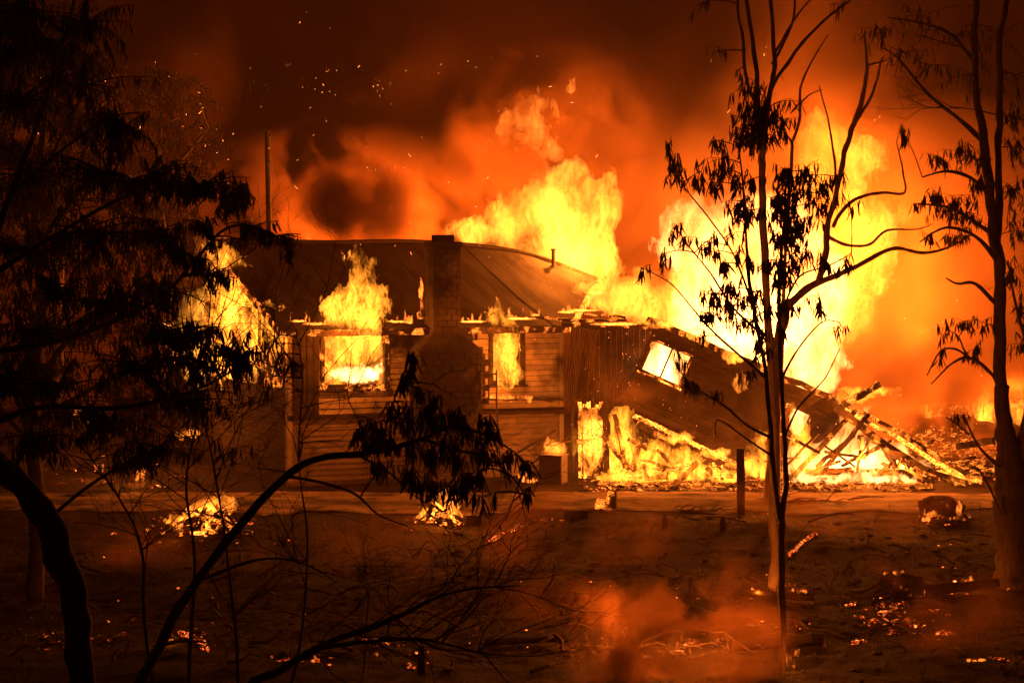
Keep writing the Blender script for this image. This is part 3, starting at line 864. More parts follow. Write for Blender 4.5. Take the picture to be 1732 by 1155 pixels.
rt = random.Random(77)
for i in range(22):          # more thin pieces thrown together in the heap of roof timbers
    x0 = rt.uniform(1345, 1560); top_ = 690 + max(0, x0 - 1430) * .72
    a_, b_2 = (x0, rt.uniform(top_ + 10, 800)), (x0 + rt.uniform(-70, 60), rt.uniform(top_ + 30, 812))
    timber(a_, b_2, rt.uniform(.03, .07), rt.uniform(.04, .08), rt.choice(('char', 'charglow', 'charglow')), 'thin burning stick thrown among the heap of fallen roof timbers', 46.1 + rt.uniform(-.4, .5), 46.1 + rt.uniform(-.4, .5), group='thin sticks in the heap of roof timbers', n=6)
for i in range(16):
    x0 = rt.uniform(1045, 1230); top_ = 735 + (x0 - 1045) * .3
    timber((x0, rt.uniform(top_, 800)), (x0 + rt.uniform(-50, 50), rt.uniform(top_ + 20, 815)), rt.uniform(.03, .07), rt.uniform(.04, .08), rt.choice(('char', 'charglow', 'charhot')), 'thin burning stick lying in the bed of flame below the leaning wall', 46.0 + rt.uniform(-.3, .4), 46.0 + rt.uniform(-.3, .4), group='thin sticks below the leaning wall', n=6)
# rubble heaps on the right beyond the rafters: many small burnt pieces
q = MB()
for i in range(420):
    px, py = R.uniform(1540, 1760), R.uniform(735, 812); p = Gz(px, py)
    p.z += R.uniform(0, .25); a = R.uniform(0, 3.14); l = R.uniform(.08, .5)
    dv = Vector((math.cos(a), math.sin(a), R.uniform(-.3, .4))) * l
    q.bar(p - dv, p + dv, R.uniform(.03, .14), R.uniform(.02, .08), .01, 2)
tag(q.build('rubble', M['charglow']), kind='stuff')
q = MB()
for i in range(500):
    px, py = R.uniform(985, 1580), R.uniform(796, 830); p = Gz(px, py)
    if R.random() < .5: q.clod(p + Vector((0, 0, .02)), (R.uniform(.04, .16), R.uniform(.04, .12), R.uniform(.02, .07)))
    else:
        a = R.uniform(0, 3.14); dv = Vector((math.cos(a), math.sin(a), R.uniform(-.2, .3))) * R.uniform(.05, .35); q.bar(p - dv, p + dv, .05, .04, .01, 2)
tag(q.build('debris', M['charglow']), kind='stuff')
# far logs in the smoke
def log(name, a, b1, d0, d1, r, mat, label, cat='log', group=None, ns=9):
    q = MB(); pa, pb = P(a[0], a[1], d0), P(b1[0], b1[1], d1)
    pts, rr = [], []
    for i in range(9):
        t = i / 8; pts.append(pa.lerp(pb, t) + Vector((R.uniform(-.1, .1) * r, R.uniform(-.1, .1) * r, R.uniform(-.12, .12) * r))); rr.append(r * R.uniform(.85, 1.1) * (1 - .2 * t))
    q.tube(pts, rr, ns); return tag(q.build(name, M[mat]), label, cat, group)
log('fallen_log', (1566, 697), (1640, 692), 66, 65, .32, 'log', 'pale burnt log lying in the smoke left of the forked trunk', group='logs burning in the far smoke')
log('fallen_log', (1440, 668), (1525, 662), 60, 60, .18, 'log', 'thin pale log glowing behind the jutting beam', group='logs burning in the far smoke')
log('fallen_log', (1530, 634), (1600, 630), 85, 85, .16, 'log', 'small far log with a line of fire, highest in the smoke', group='logs burning in the far smoke')
log('fallen_log', (1650, 680), (1745, 668), 60, 60, .4, 'log', 'large log burning behind the forked trunk', group='logs burning in the far smoke')
log('fallen_log', (1640, 725), (1760, 735), 54, 54, .25, 'char', 'black log in the rubble behind the forked trunk', group='logs burning in the far smoke')

# things on the burnt paddock in front
pt = empty('fence_post', Gz(1253, 868), 'plain dark wooden fence post standing alone beside the dirt track', 'post')
b0 = Gz(1253, 868, -.2); d_ = gd(868); t0 = P(1252, 758, d_)
q = MB(); q.bar(b0, t0, .155, .15, .006, 8); pl = q.build('post', M['post'], pt)
for k in (.15, .45):
    q = MB(); w0 = b0.lerp(t0, 1 - k); q.tube([w0 + Vector((-.11, -.09, 0)), w0 + Vector((.11, -.09, .01))], [.008, .008], 5); q.build('wire_stub', M['metal'], pt)
for (px, pb, ptop, r, lb) in ((1124, 900, 874, .05, 'short burnt stump post out on the dark ground right of centre'), (1222, 905, 873, .06, 'low burnt stump left of the fence post'), (713, 1150, 1090, .055, 'dark thin stump post low in front among the bare twigs'), (1168, 1000, 975, .04, 'tiny blackened stub on the dark ground')):
    q = MB(); a = Gz(px, pb, -.1); d_ = gd(pb); t0 = P(px + 1, ptop, d_); q.tube([a, a.lerp(t0, .5), t0], [r * 1.2, r, r * .8], 8)
    tag(q.build('stump', M['char']), lb, 'stump', 'burnt stumps on the paddock')
po = empty('utility_pole', P(455, 560, 56), 'thin distant pole rising out of the smoke above the roof', 'pole')
q = MB(); q.tube([P(462, 750, 56), P(452, 222, 56)], [.09, .075], 8); q.build('pole', M['char'], po)
q = MB(); q.tube([P(448, 232, 56), P(459, 231, 56)], [.04, .04], 6); q.build('bracket', M['post'], po)
# stumps and boxes by the track
for (px, py, r, h_, lb) in ((1017, 864, .13, .22, 'round squat stump smouldering beside a taller one near the track'), (1034, 864, .11, .40, 'taller smouldering stump with a glowing foot near the track')):
    q = MB(); p = Gz(px, py); q.tube([p, p + Vector((0, 0, h_ * .5)), p + Vector((.02, 0, h_))], [r * 1.1, r, r * .8], 10)
    o = tag(q.build('stump', M['charglow']), lb, 'stump', 'smouldering stumps near the track')
q = MB(); p = Gz(972, 880); q.box(p + Vector((0, 0, .08)), (.24, .02, 0), (-.02, .16, 0), (0, 0, .08)); tag(q.build('burnt_box', M['char']), 'low black box lying on the burnt grass in front of the track', 'box')
# large smouldering log right of centre
lg = empty('burning_log', Gz(1592, 872), 'short black hollow log ringed by flames on open ground', 'log')
q = MB(); c = Gz(1592, 876); pts = [c + Vector((-.42, .1, .22)), c + Vector((-.2, .05, .26)), c + Vector((.1, 0, .26)), c + Vector((.33, -.05, .22)), c + Vector((.42, -.06, .17))]
q.tube(pts, [.14, .2, .21, .18, .11], 12); q.build('trunk', M['charlog'], lg)
q = MB(); q.tube([c + Vector((.2, 0, .2)), c + Vector((.45, -.3, .05))], [.07, .04], 7); q.build('branch_stub', M['char'], lg)
# dark slabs and logs of the slash at lower right
log('slash_log', (1490, 985), (1560, 995), gd(1000), gd(1005), .2, 'charlog', 'dark thick log lying behind the ember heap', group='blackened logs on the paddock')
log('slash_log', (1560, 1000), (1690, 985), gd(1000), gd(1000), .09, 'char', 'long thin black log with small flames near the forked trunk', group='blackened logs on the paddock')
log('slash_log', (1250, 1003), (1380, 1010), gd(1010), gd(1012), .07, 'charlog', 'black log with glowing rim behind the two thin stems', group='blackened logs on the paddock')
log('slash_log', (1390, 1080), (1240, 1092), gd(1090), gd(1090), .1, 'char', 'unburnt looking black log low beside the thin front stem', group='blackened logs on the paddock')
log('slash_log', (820, 1085), (960, 1080), gd(1090), gd(1090), .05, 'char', 'thin black log beyond the low bare branch', group='blackened logs on the paddock')
# burning sticks on the ground: lines of glow
def stick(a, b1, r, label, mat='emberhot'):
    q = MB(); n_ = 9; pts = []
    for i in range(n_):
        t = i / (n_ - 1); p = Gz(a[0] + (b1[0] - a[0]) * t, a[1] + (b1[1] - a[1]) * t, r * .7) + Vector((R.uniform(-1, 1) * r, R.uniform(-1, 1) * r, 0)); pts.append(p)
    q.tube(pts, [r * R.uniform(.6, 1.2) for _ in pts], 7)
    return tag(q.build('burning_stick', M[mat]), label, 'stick', 'glowing sticks on the ground')
stick((826, 914), (880, 893), .045, 'glowing stick slanting across the ground right of the bonfire')
stick((888, 889), (932, 883), .035, 'glowing stick end nearer the black box', 'ember')
stick((1330, 935), (1380, 910), .04, 'bright red stick just right of the two thin stems')
stick((1440, 1086), (1463, 1080), .03, 'tiny glowing twig on the dark ground below the ember heap')
stick((1160, 1071), (1178, 1069), .04, 'glowing stick behind the flame in orange smoke')
stick((1215, 1073), (1232, 1071), .03, 'short red stick at the right edge of orange smoke', 'ember')
stick((305, 1075), (352, 1120), .04, 'glowing stick by the foot of the leaning branch')
stick((180, 1092), (215, 1080), .03, 'faint glowing twig beside the dark bent trunk', 'ember')
stick((1690, 970), (1708, 998), .03, 'pale stick standing at the foot of the forked trunk', 'log')

# ember heaps: nobody could count them
q = MB(); q2 = MB()
def embers(px, py, rx, ry, n, r=.03, up=.0, hot=.35):
    r *= .7; hot *= .7
    for i in range(n):
        a, k = R.uniform(0, 6.28), math.sqrt(R.random())
        x, y = px + rx * k * math.cos(a), py + ry * k * math.sin(a)
        p = Gz(x, y, .01 + up * (1 - k) * R.random()); s = r * (.3 + R.expovariate(1.6))
        if n > 30 and mnoise.noise(Vector((p.x * 3.2, p.y * 2.2, 4.))) < -.02: continue
        (q2 if R.random() < hot else q).clod(p, (s * R.uniform(1, 2.4), s, s * R.uniform(.4, .8)))
embers(1520, 1042, 85, 26, 330, .05, .12, .25)
embers(1470, 1020, 40, 12, 40, .04)
embers(1570, 1060, 50, 20, 60, .04)
embers(340, 886, 90, 18, 150, .04, .1, .5)
embers(742, 882, 60, 10, 90, .04, .08, .5)
embers(1310, 1000, 90, 14, 80, .035)
embers(1600, 990, 80, 10, 60, .035)
embers(1595, 876, 45, 7, 80, .05, .0, .6)
embers(1026, 866, 14, 3, 20, .03, .0, .5)
embers(520, 1140, 70, 14, 60, .035, .05)
embers(690, 1125, 40, 25, 40, .03)
embers(640, 1100, 30, 10, 24, .03)
embers(100, 1080, 70, 20, 30, .025)
embers(320, 1090, 40, 30, 30, .025)
embers(1240, 1085, 40, 10, 24, .03)
embers(1345, 1060, 30, 18, 24, .03)
embers(1000, 1090, 60, 12, 30, .025)
embers(900, 890, 60, 8, 40, .03)
embers(1290, 1050, 30, 10, 18, .03)
embers(1620, 800, 60, 12, 90, .05, .1, .6)
embers(1680, 1115, 30, 8, 26, .03)
embers(1270, 866, 30, 6, 26, .025)
embers(1010, 830, 50, 5, 60, .04, .0, .7)
embers(940, 1010, 300, 90, 200, .018)
embers(1500, 980, 240, 110, 180, .018)
embers(250, 1010, 280, 120, 130, .018)
embers(1150, 1092, 70, 14, 110, .03, .03, .6)
embers(345, 905, 170, 14, 90, .03)
embers(745, 892, 110, 8, 60, .028)
embers(200, 800, 150, 30, 90, .05, .1, .5)
tag(q.build('embers', M['ember']), kind='stuff'); tag(q2.build('hot_coals', M['emberhot']), kind='stuff')

# bonfires: a pile of burning sticks each
def pile(name, px, py, w_, h_, n, label, lean=0., mat='charhot'):
    c = Gz(px, py); e = empty(name, c, label, 'bonfire')
    for i in range(n):
        a = R.uniform(0, 6.28); r0 = R.uniform(.5, 1.) * w_
        p0 = c + Vector((math.cos(a) * r0, math.sin(a) * r0 * .5, .03)); p1 = c + Vector((R.uniform(-.3, .3) * w_ + lean * w_, R.uniform(-.1, .1), R.uniform(.4, 1.) * h_))
        if i % 3 == 0: p1 = c + Vector((-math.cos(a) * r0 * .7, math.sin(a) * r0 * .4, R.uniform(.05, .25) * h_))
        q = MB(); q.bar(p0, p1, R.uniform(.03, .08), R.uniform(.03, .07), .02, 5); q.build('burning_branch', M[('charglow', 'charhot', 'char', 'charglow')[i % 4]], e)
pile('bonfire', 745, 884, .62, .42, 26, 'heaped bonfire of short branches flaming behind the leafy hanging branch')
pile('bonfire', 345, 900, 1.1, .5, 40, 'wide bonfire of long glowing sticks seen through bare twigs', .12)
q = MB(); p = Gz(799, 886); q.box(p + Vector((0, 0, .1)), (.15, .03, 0), (-.03, .12, 0), (0, 0, .1)); tag(q.build('wood_block', M['char']), 'small dark square block at the right foot of the heaped bonfire', 'block')
# brush lying by the track (thin bare twigs)
def brush(px, py, w_, label, n=22):
    c = Gz(px, py); e = empty('brushwood', c, label, 'brushwood'); q = MB()
    for i in range(n):
        p0 = c + Vector((R.uniform(-1, 1) * w_, R.uniform(-.3, .3), 0)); a = R.uniform(-.5, .9)
        p1 = p0 + Vector((math.cos(a), R.uniform(-.3, .3), abs(math.sin(a)) * .6)) * R.uniform(.3, .9) * w_
        pm = p0.lerp(p1, .5) + Vector((0, 0, .08 * w_)); q.tube([p0, pm, p1], [.014, .01, .004], 4)
    q.build('twigs', M['twig'], e)['kind'] = 'stuff'
brush(1370, 850, .8, 'low heap of bare twigs lying on the track right of the fence post')
brush(1190, 862, .6, 'thin bare branch lying on the track left of the fence post', 9)
# ------------------------------------------------------------------ trees
leaf_meshes = []
for k in range(4):
    q = MB(); n_ = 4; L_ = []
    bend = (.12, -.1, .2, .05)[k]
    for i in range(n_ + 1):
        t = i / n_; w_ = (.012, .06, .075, .05, .003)[i]
        x = bend * t * t; L_.append((Vector((x - w_, .02 * (1 if i % 4 else 0), -t)), Vector((x, -.03, -t)), Vector((x + w_, .02, -t))))
    vs = [v for r_ in L_ for v in r_]; fs = []
    for i in range(n_):
        for s in (0, 1): fs.append((i * 3 + s, i * 3 + s + 1, i * 3 + s + 4, i * 3 + s + 3))
    q.add(vs, fs); leaf_meshes.append(q.mesh('leaf', M['leaf']))
LV = [np.array([tuple(v.co) for v in m.vertices]) for m in leaf_meshes]
LF = [[tuple(p.vertices) for p in m.polygons] for m in leaf_meshes]

class Tree:
    def __init__(self, name, base, label, cat='tree', group=None, bark='bark', leaf_len=.14, seed=1):
        self.e = empty(name, base, label, cat, group)
        self.r = random.Random(seed); self.bark = bark; self.ll = leaf_len
        self.tw = MB(); self.leaves = []; self.pts = []
    def limb(self, pts, d, part='limb', bark=None, ns=8, k=5, wob=.0, reg=True):
        """pts: (px, py, radius in photo pixels[, dy])"""
        v, rr = [], []
        for p in pts:
            dd = d + (p[3] if len(p) > 3 else 0)
            v.append(P(p[0], p[1], dd)); rr.append(p[2] * dd / F)
        v, rr = smooth_path(v, rr, k)
        if wob: v = [p + Vector((self.r.uniform(-wob, wob), self.r.uniform(-wob, wob), 0)) for p in v]
        sd_ = self.r.uniform(0, 99)
        v = [p + Vector((mnoise.noise(Vector((sd_, i * .45, 0))), mnoise.noise(Vector((sd_, i * .45, 7))), 0)) * min(rr[i], .09) * .55 for i, p in enumerate(v)]
        rr = [x * self.r.uniform(.88, 1.13) for x in rr]
        q = MB(); q.tube(v, rr, ns); q.build(part, M[bark or self.bark], self.e, smooth=True)
        if reg: self.pts += list(zip(v, rr))
        return v
    def near(self, p, minz=.0):
        best, bp = 1e9, None
        for q_, r_ in self.pts:
            dlt = (q_ - p).length + max(0, q_.z - p.z) * 1.2
            if dlt < best: best, bp = dlt, q_
        return bp
    def twig(self, a, b, r0=.012, r1=.004, sag=0., n=5):
        pts, rr = [], []
        m = a.lerp(b, .5) + Vector((self.r.uniform(-.12, .12), self.r.uniform(-.12, .12), sag + self.r.uniform(-.06, .1))) * (b - a).length
        for i in range(n + 1):
            t = i / n; pts.append(a * (1 - t) ** 2 + m * 2 * t * (1 - t) + b * t * t); rr.append(r0 + (r1 - r0) * t)
        self.tw.tube(pts, rr, 4, cap=False)
        return pts
    def leaf(self, p, l, down=1.):
        r = self.r
        t = Vector((r.gauss(0, .26), r.gauss(0, .26), -down + r.gauss(0, .12)))
        q_ = Vector((0, 0, -1)).rotation_difference(t.normalized()).to_matrix().to_4x4() @ Matrix.Rotation(r.uniform(0, 6.28), 4, 'Z')
        s = l * r.uniform(.65, 1.25)
        self.leaves.append(Matrix.Translation(p) @ q_ @ Matrix.Diagonal((s * r.uniform(.8, 1.3), s, s, 1)))
    def spray(self, px, py, rx, ry, d, twigs=6, leaves=14, arm=True, dep=.5, r0=.014, sag=.12):
        """a leafy clump round photo point px, py at distance d, joined to the nearest limb"""
        r = self.r; s = d / F
        rx, ry = max(rx, 12), max(ry, 12); twigs = max(3, round(twigs * min(1.2, max(.4, rx * ry / 420)))) if twigs < 10 else twigs
        c = P(px, py, d + r.uniform(-dep, dep))
        a = self.near(c)
        main = self.twig(a, c, r0, r0 * .5, sag, 7) if arm else [c]
        rx, ry, leaves = rx * 1.75, ry * 1.3, int(leaves * .65)
        for i in range(twigs):
            an, k = r.uniform(0, 6.28), math.sqrt(r.random())
            tip = c + Vector((math.cos(an) * rx * k * s, r.uniform(-1, 1) * rx * s * .7, math.sin(an) * ry * k * s))
            st = main[r.randrange(len(main) // 2, len(main))] if len(main) > 1 else c
            tp = self.twig(st, tip, r0 * .45, .0022, .12, 5)
            for j in range(leaves):
                t = r.uniform(.1, 1.) * (len(tp) - 1); i0 = min(int(t), len(tp) - 2)
                self.leaf(tp[i0].lerp(tp[i0 + 1], t - i0), self.ll)
    def bare(self, p, dirv, l, r0, depth, spread=.55):
        r = self.r
        if depth == 0 or l < .06: return
        d = (dirv + Vector((r.gauss(0, .14), r.gauss(0, .14), r.gauss(0, .14)))).normalized()
        e = p + d * l
        m = p.lerp(e, .5) + Vector((r.gauss(0, .05), r.gauss(0, .05), r.gauss(0, .05))) * l
        pts = [p, p * .25 + m * .5 + e * .25, e]
        self.tw.tube([p, m, e], [r0, r0 * .82, r0 * .66], 4, cap=False)
        for k in range(r.choice((2, 2, 3))):
            t = r.uniform(.45, 1.); b = p.lerp(e, t) if k else e
            nd = (d + Vector((r.gauss(0, spread), r.gauss(0, spread), r.gauss(.12, spread * .8)))).normalized()
            self.bare(b, nd, l * r.uniform(.55, .85), r0 * .6, depth - 1, spread)
    def finish(self, singles=200):
        if self.tw.v: self.tw.build('twigs', M['twig'], self.e)['kind'] = 'stuff'
        if not self.leaves: return self.e
        L_ = self.leaves; self.r.shuffle(L_)
        inv = world_of(self.e).inverted()
        for i, m in enumerate(L_[:singles]):
            o = bpy.data.objects.new('leaf', leaf_meshes[i % 4]); COL.objects.link(o); o.parent = self.e; o.matrix_parent_inverse = inv; o.matrix_basis = m
        rest = L_[singles:]
        if rest:
            V_, F_, off = [], [], 0
            for i, m in enumerate(rest):
                k = i % 4; a = np.array(m); vv = LV[k] @ a[:3, :3].T + a[:3, 3]
                V_.append(vv); F_ += [tuple(x + off for x in f) for f in LF[k]]; off += len(vv)
            me = bpy.data.meshes.new('foliage'); me.from_pydata(np.concatenate(V_).tolist(), [], F_); me.materials.append(M['leaf'])
            obj('foliage', me, self.e)['kind'] = 'stuff'
        return self.e

# the dark tree close by on the left
t = Tree('near_tree', P(140, 1650, 8.68), 'big dark bent tree close by, its black leaves covering the upper left', bark='bark', leaf_len=.09, seed=3)
t.limb([(160, 1680, 30), (148, 1250, 25), (134, 1080, 22), (112, 960, 24), (75, 880, 24), (20, 805, 21), (-60, 740, 18)], 14, 'trunk', ns=12)
t.limb([(-60, 740, 10.42), (-40, 560, 7.81), (0, 380, 6.08), (60, 220, 4.34), (110, 60, 3.04), (140, -60, 2.17)], 14)
t.limb([(-60, 740, 8.68), (60, 690, 5.21), (200, 690, 3.91), (330, 660, 2.60), (420, 610, 1.30)], 14)
t.limb([(-20, 470, 6.08), (90, 400, 3.91), (220, 330, 2.60), (330, 320, 1.74), (400, 335, 1.08)], 14)
t.limb([(-40, 600, 6.08), (120, 570, 4.34), (260, 510, 3.47), (330, 440, 2.60), (380, 388, 2.17), (430, 385, 1.74), (490, 415, 0.87)], 14)
t.limb([(20, 330, 4.34), (110, 250, 2.60), (190, 200, 1.74), (240, 190, 0.87)], 14)
for a in ((60, 60, 90, 80), (150, 40, 50, 60), (30, 180, 80, 80), (150, 150, 70, 70), (210, 215, 35, 40), (60, 300, 90, 70), (180, 290, 80, 60), (270, 300, 50, 40), (330, 320, 60, 35), (390, 335, 30, 25), (50, 430, 90, 70), (160, 400, 70, 50), (260, 400, 50, 40), (60, 560, 90, 60), (180, 520, 80, 50), (270, 500, 50, 40), (100, 650, 100, 40), (230, 620, 80, 45), (330, 610, 66, 50), (405, 605, 40, 40), (180, 720, 80, 40), (60, 740, 60, 40), (320, 680, 70, 30), (270, 760, 60, 30), (20, 20, 60, 50), (10, 640, 50, 60), (100, 480, 60, 50), (280, 560, 60, 30), (110, 100, 50, 60), (0, 90, 50, 60)):
    t.spray(*a, 14, twigs=22, leaves=27, dep=1.1)
for a in ((360, 400, 40, 30), (335, 440, 25, 30), (375, 470, 20, 25), (430, 385, 30, 22), (465, 400, 30, 22), (490, 425, 12, 18), (345, 380, 20, 15), (300, 430, 30, 30), (415, 325, 15, 15)):
    t.spray(*a, 14, twigs=8, leaves=13, dep=.3)
t.finish(260)

# bare scrub in front of it
t = Tree('bare_shrub', P(300, 1500, 9.35), 'leafless shrub of fine dark twigs in front of the wide bonfire', 'shrub', bark='twig', seed=5)
for (pts) in ([(330, 1480, 4.95), (320, 1150, 3.85), (330, 960, 2.75), (315, 820, 2.20), (335, 700, 1.65), (352, 560, 1.10), (358, 470, 0.66)], [(330, 1480, 4.40), (400, 1200, 3.30), (385, 950, 2.20), (360, 780, 1.65), (330, 640, 1.10), (322, 500, 0.66)],
              [(330, 1480, 4.40), (250, 1100, 3.30), (240, 930, 2.20), (200, 840, 1.65), (150, 770, 1.10)], [(330, 1480, 3.85), (480, 1200, 2.75), (520, 950, 1.65), (505, 780, 1.38), (512, 640, 0.99), (500, 560, 0.55)]):
    v = t.limb(pts, 17, 'stem', ns=6)
    for i in range(20):
        p = v[R.randrange(len(v) // 3, len(v))]
        t.bare(p, Vector((R.uniform(-1, 1), R.uniform(-.6, .6), R.uniform(.1, 1))).normalized(), R.uniform(.35, .7), .0055, 5)
for i in range(12): t.spray(R.choice((350, 380, 470, 505, 330, 250)) + R.uniform(-30, 30), R.uniform(560, 780), 20, 20, 17, twigs=2, leaves=5, dep=.3, r0=.006)
t.finish(60)

# the leaning branch with hanging leaves in the middle
t = Tree('leaning_sapling', P(120, 1650, 10.08), 'leaning dark sapling arching in front of the house with hanging leaves at its end', bark='bark', leaf_len=.125, seed=9)
t.limb([(110, 1680, 11.52), (200, 1260, 10.08), (268, 1095, 9.00), (330, 985, 7.92), (420, 872, 7.20), (490, 800, 6.48), (545, 774, 5.76), (605, 768, 5.04), (665, 757, 4.32), (715, 742, 3.60), (765, 722, 2.88), (820, 735, 2.16), (870, 765, 1.58), (890, 785, 1.08)], 14, 'trunk', ns=8)
t.limb([(715, 742, 2.88), (770, 760, 2.16), (820, 772, 1.80), (860, 800, 1.44), (885, 830, 1.08), (900, 845, 0.72)], 14.0)
t.limb([(480, 805, 2.88), (540, 815, 2.52), (600, 835, 2.16), (640, 870, 1.44), (690, 890, 0.86)], 14.1)
t.limb([(330, 985, 2.88), (420, 950, 2.52), (480, 945, 2.16), (530, 960, 1.44), (570, 985, 0.72)], 14.0)
t.limb([(605, 768, 2.16), (660, 800, 1.80), (690, 830, 1.44), (720, 850, 0.86)], 13.9)
t.limb([(640, 762, 2.16), (660, 700, 1.73), (675, 650, 1.44), (695, 605, 0.94)], 14)
for a in ((697, 605, 10, 12), (705, 625, 14, 14), (680, 640, 20, 14), (712, 655, 16, 16), (730, 680, 22, 16), (665, 680, 22, 20), (640, 715, 28, 22), (690, 710, 36, 24), (735, 705, 30, 16), (765, 700, 25, 14), (620, 740, 20, 16), (660, 740, 30, 16), (700, 745, 36, 18), (745, 745, 26, 24), (790, 720, 24, 16), (820, 705, 14, 10), (840, 725, 22, 16), (815, 760, 24, 20), (850, 770, 22, 16), (880, 780, 16, 14), (650, 790, 24, 18), (700, 800, 30, 22), (740, 815, 28, 20), (780, 820, 20, 20), (800, 800, 22, 18), (815, 840, 14, 16), (885, 830, 12, 8), (775, 780, 20, 14), (720, 770, 30, 14)):
    t.spray(*a, 14, twigs=6, leaves=11, dep=.25, r0=.007, sag=.18)
for i in range(10):
    v = t.pts[R.randrange(len(t.pts))][0]
    t.bare(v, Vector((R.uniform(-.4, 1), R.uniform(-.5, .5), R.uniform(-.6, .7))).normalized(), R.uniform(.25, .5), .006, 5)
t.finish(290)

# low bare branch across the bottom
t = Tree('bare_sapling', P(330, 1640, 14.2), 'leafless sapling bending low across the bottom of the paddock', bark='twig', seed=13)
v = t.limb([(330, 1640, 9), (400, 1210, 8), (480, 1130, 7), (560, 1085, 6), (630, 1060, 5), (690, 1035, 4), (740, 1010, 3), (800, 995, 2), (880, 990, 1)], 14.2, 'trunk', ns=7)
v2 = t.limb([(540, 1095, 5), (620, 1085, 4), (700, 1080, 3), (760, 1090, 2), (830, 1110, 1)], 14.2)
for vv in (v, v2):
    for i in range(16):
        p = vv[R.randrange(len(vv) // 4, len(vv))]
        t.bare(p, Vector((R.uniform(0, 1), R.uniform(-.4, .4), R.uniform(-.5, 1))).normalized(), R.uniform(.25, .55), .0055, 5)
t.finish()

# two stems right of centre: the thin front gum with the leaves, and the straight trunk behind it
d1 = 24.6
t = Tree('thin_gum', G(1324, 1138), 'thin dark gum with many drooping leaves, nearest of the central trunks', bark='bark', leaf_len=.16, seed=21, group='gum trees right of centre')
t.limb([(1325, 1150, 5.76), (1322, 1000, 5.76), (1322, 900, 6.12), (1321, 872, 6.48)], d1, 'trunk', ns=10)
t.limb([(1321, 880, 4.68), (1312, 830, 4.32), (1304, 740, 3.96), (1296, 640, 3.60), (1282, 560, 3.24), (1268, 480, 2.88), (1262, 400, 2.30), (1258, 330, 1.80), (1250, 250, 1.08)], d1)
t.limb([(1321, 880, 4.68), (1330, 820, 4.32), (1327, 740, 3.96), (1322, 640, 3.60), (1318, 540, 3.24), (1320, 450, 2.74), (1326, 380, 2.16), (1330, 320, 1.44), (1336, 290, 0.86)], d1)
t.limb([(1304, 740, 2.88), (1265, 720, 2.02), (1230, 690, 1.73), (1190, 665, 1.44), (1160, 640, 1.01), (1150, 625, 0.72)], d1 - .3)
t.limb([(1296, 640, 2.88), (1250, 600, 2.16), (1205, 560, 1.73), (1170, 520, 1.44), (1135, 480, 1.08), (1090, 455, 0.72)], d1 - .4)
t.limb([(1282, 560, 2.52), (1240, 520, 1.87), (1200, 460, 1.44), (1160, 410, 1.15), (1140, 380, 0.72)], d1 - .2)
t.limb([(1275, 520, 2.16), (1240, 430, 1.58), (1200, 370, 1.30), (1160, 320, 1.08), (1135, 280, 0.72)], d1 + .3)
t.limb([(1322, 640, 2.16), (1350, 590, 1.73), (1390, 545, 1.30), (1420, 545, 0.86)], d1)
t.limb([(1318, 540, 2.16), (1350, 470, 1.58), (1400, 450, 1.15), (1440, 430, 0.72)], d1 + .2)
t.limb([(1327, 740, 2.16), (1350, 690, 1.58), (1395, 640, 1.22), (1420, 590, 0.86)], d1)
t.limb([(1304, 770, 2.16), (1260, 740, 1.58), (1215, 710, 1.30), (1210, 740, 0.72)], d1 - .2)
for a in ((1290, 150, 32, 28), (1265, 175, 26, 26), (1310, 175, 30, 25), (1285, 205, 34, 26), (1320, 205, 24, 26), (1280, 240, 28, 20), (1260, 215, 20, 30), (1300, 230, 22, 20), (1135, 262, 14, 26), (1150, 290, 18, 22), (1185, 290, 22, 24), (1200, 240, 18, 18), (1215, 270, 20, 24), (1240, 300, 22, 24), (1200, 310, 22, 18), (1245, 340, 18, 20), (1325, 290, 22, 26), (1360, 290, 24, 18), (1385, 310, 20, 16), (1400, 330, 20, 18), (1350, 330, 20, 18), (1380, 345, 20, 14), (1425, 300, 16, 14), (1435, 330, 16, 12), (1330, 360, 22, 26), (1350, 390, 20, 26), (1310, 400, 24, 26), (1340, 430, 18, 22), (1300, 440, 22, 20), (1140, 385, 12, 20), (1120, 430, 12, 18), (1165, 400, 12, 14), (1085, 455, 6, 8), (1190, 410, 10, 14), (1240, 390, 14, 14), (1205, 500, 18, 20), (1240, 490, 22, 22), (1215, 530, 26, 20), (1270, 500, 16, 22), (1190, 570, 12, 14), (1255, 540, 20, 20), (1150, 600, 10, 14), (1170, 650, 16, 14), (1155, 640, 10, 12), (1215, 660, 8, 10), (1425, 555, 10, 14), (1395, 440, 16, 18), (1430, 440, 14, 20), (1380, 500, 14, 14), (1260, 630, 14, 14), (1290, 590, 14, 16), (1300, 520, 16, 16), (1325, 470, 14, 18), (1245, 360, 16, 18), (1280, 300, 14, 20), (1345, 350, 20, 26), (1365, 370, 18, 22), (1330, 395, 18, 22), (1355, 420, 16, 20), (1320, 330, 16, 24), (1310, 360, 14, 22), (1340, 300, 18, 18), (1290, 180, 24, 24), (1275, 220, 22, 22), (1305, 195, 22, 22), (1215, 520, 18, 14), (1230, 505, 16, 16), (1225, 290, 18, 18), (1335, 470, 16, 16), (1310, 480, 14, 16), (1290, 560, 14, 14), (1345, 520, 12, 14), *[(R.uniform(1255, 1350), R.uniform(290, 600), 11, 14) for _ in range(12)], *[(R.uniform(1180, 1400), R.uniform(280, 560), 8, 12) for _ in range(16)]):
    t.spray(*a, d1, twigs=7, leaves=10, dep=.35, r0=.008)
t.finish(280)

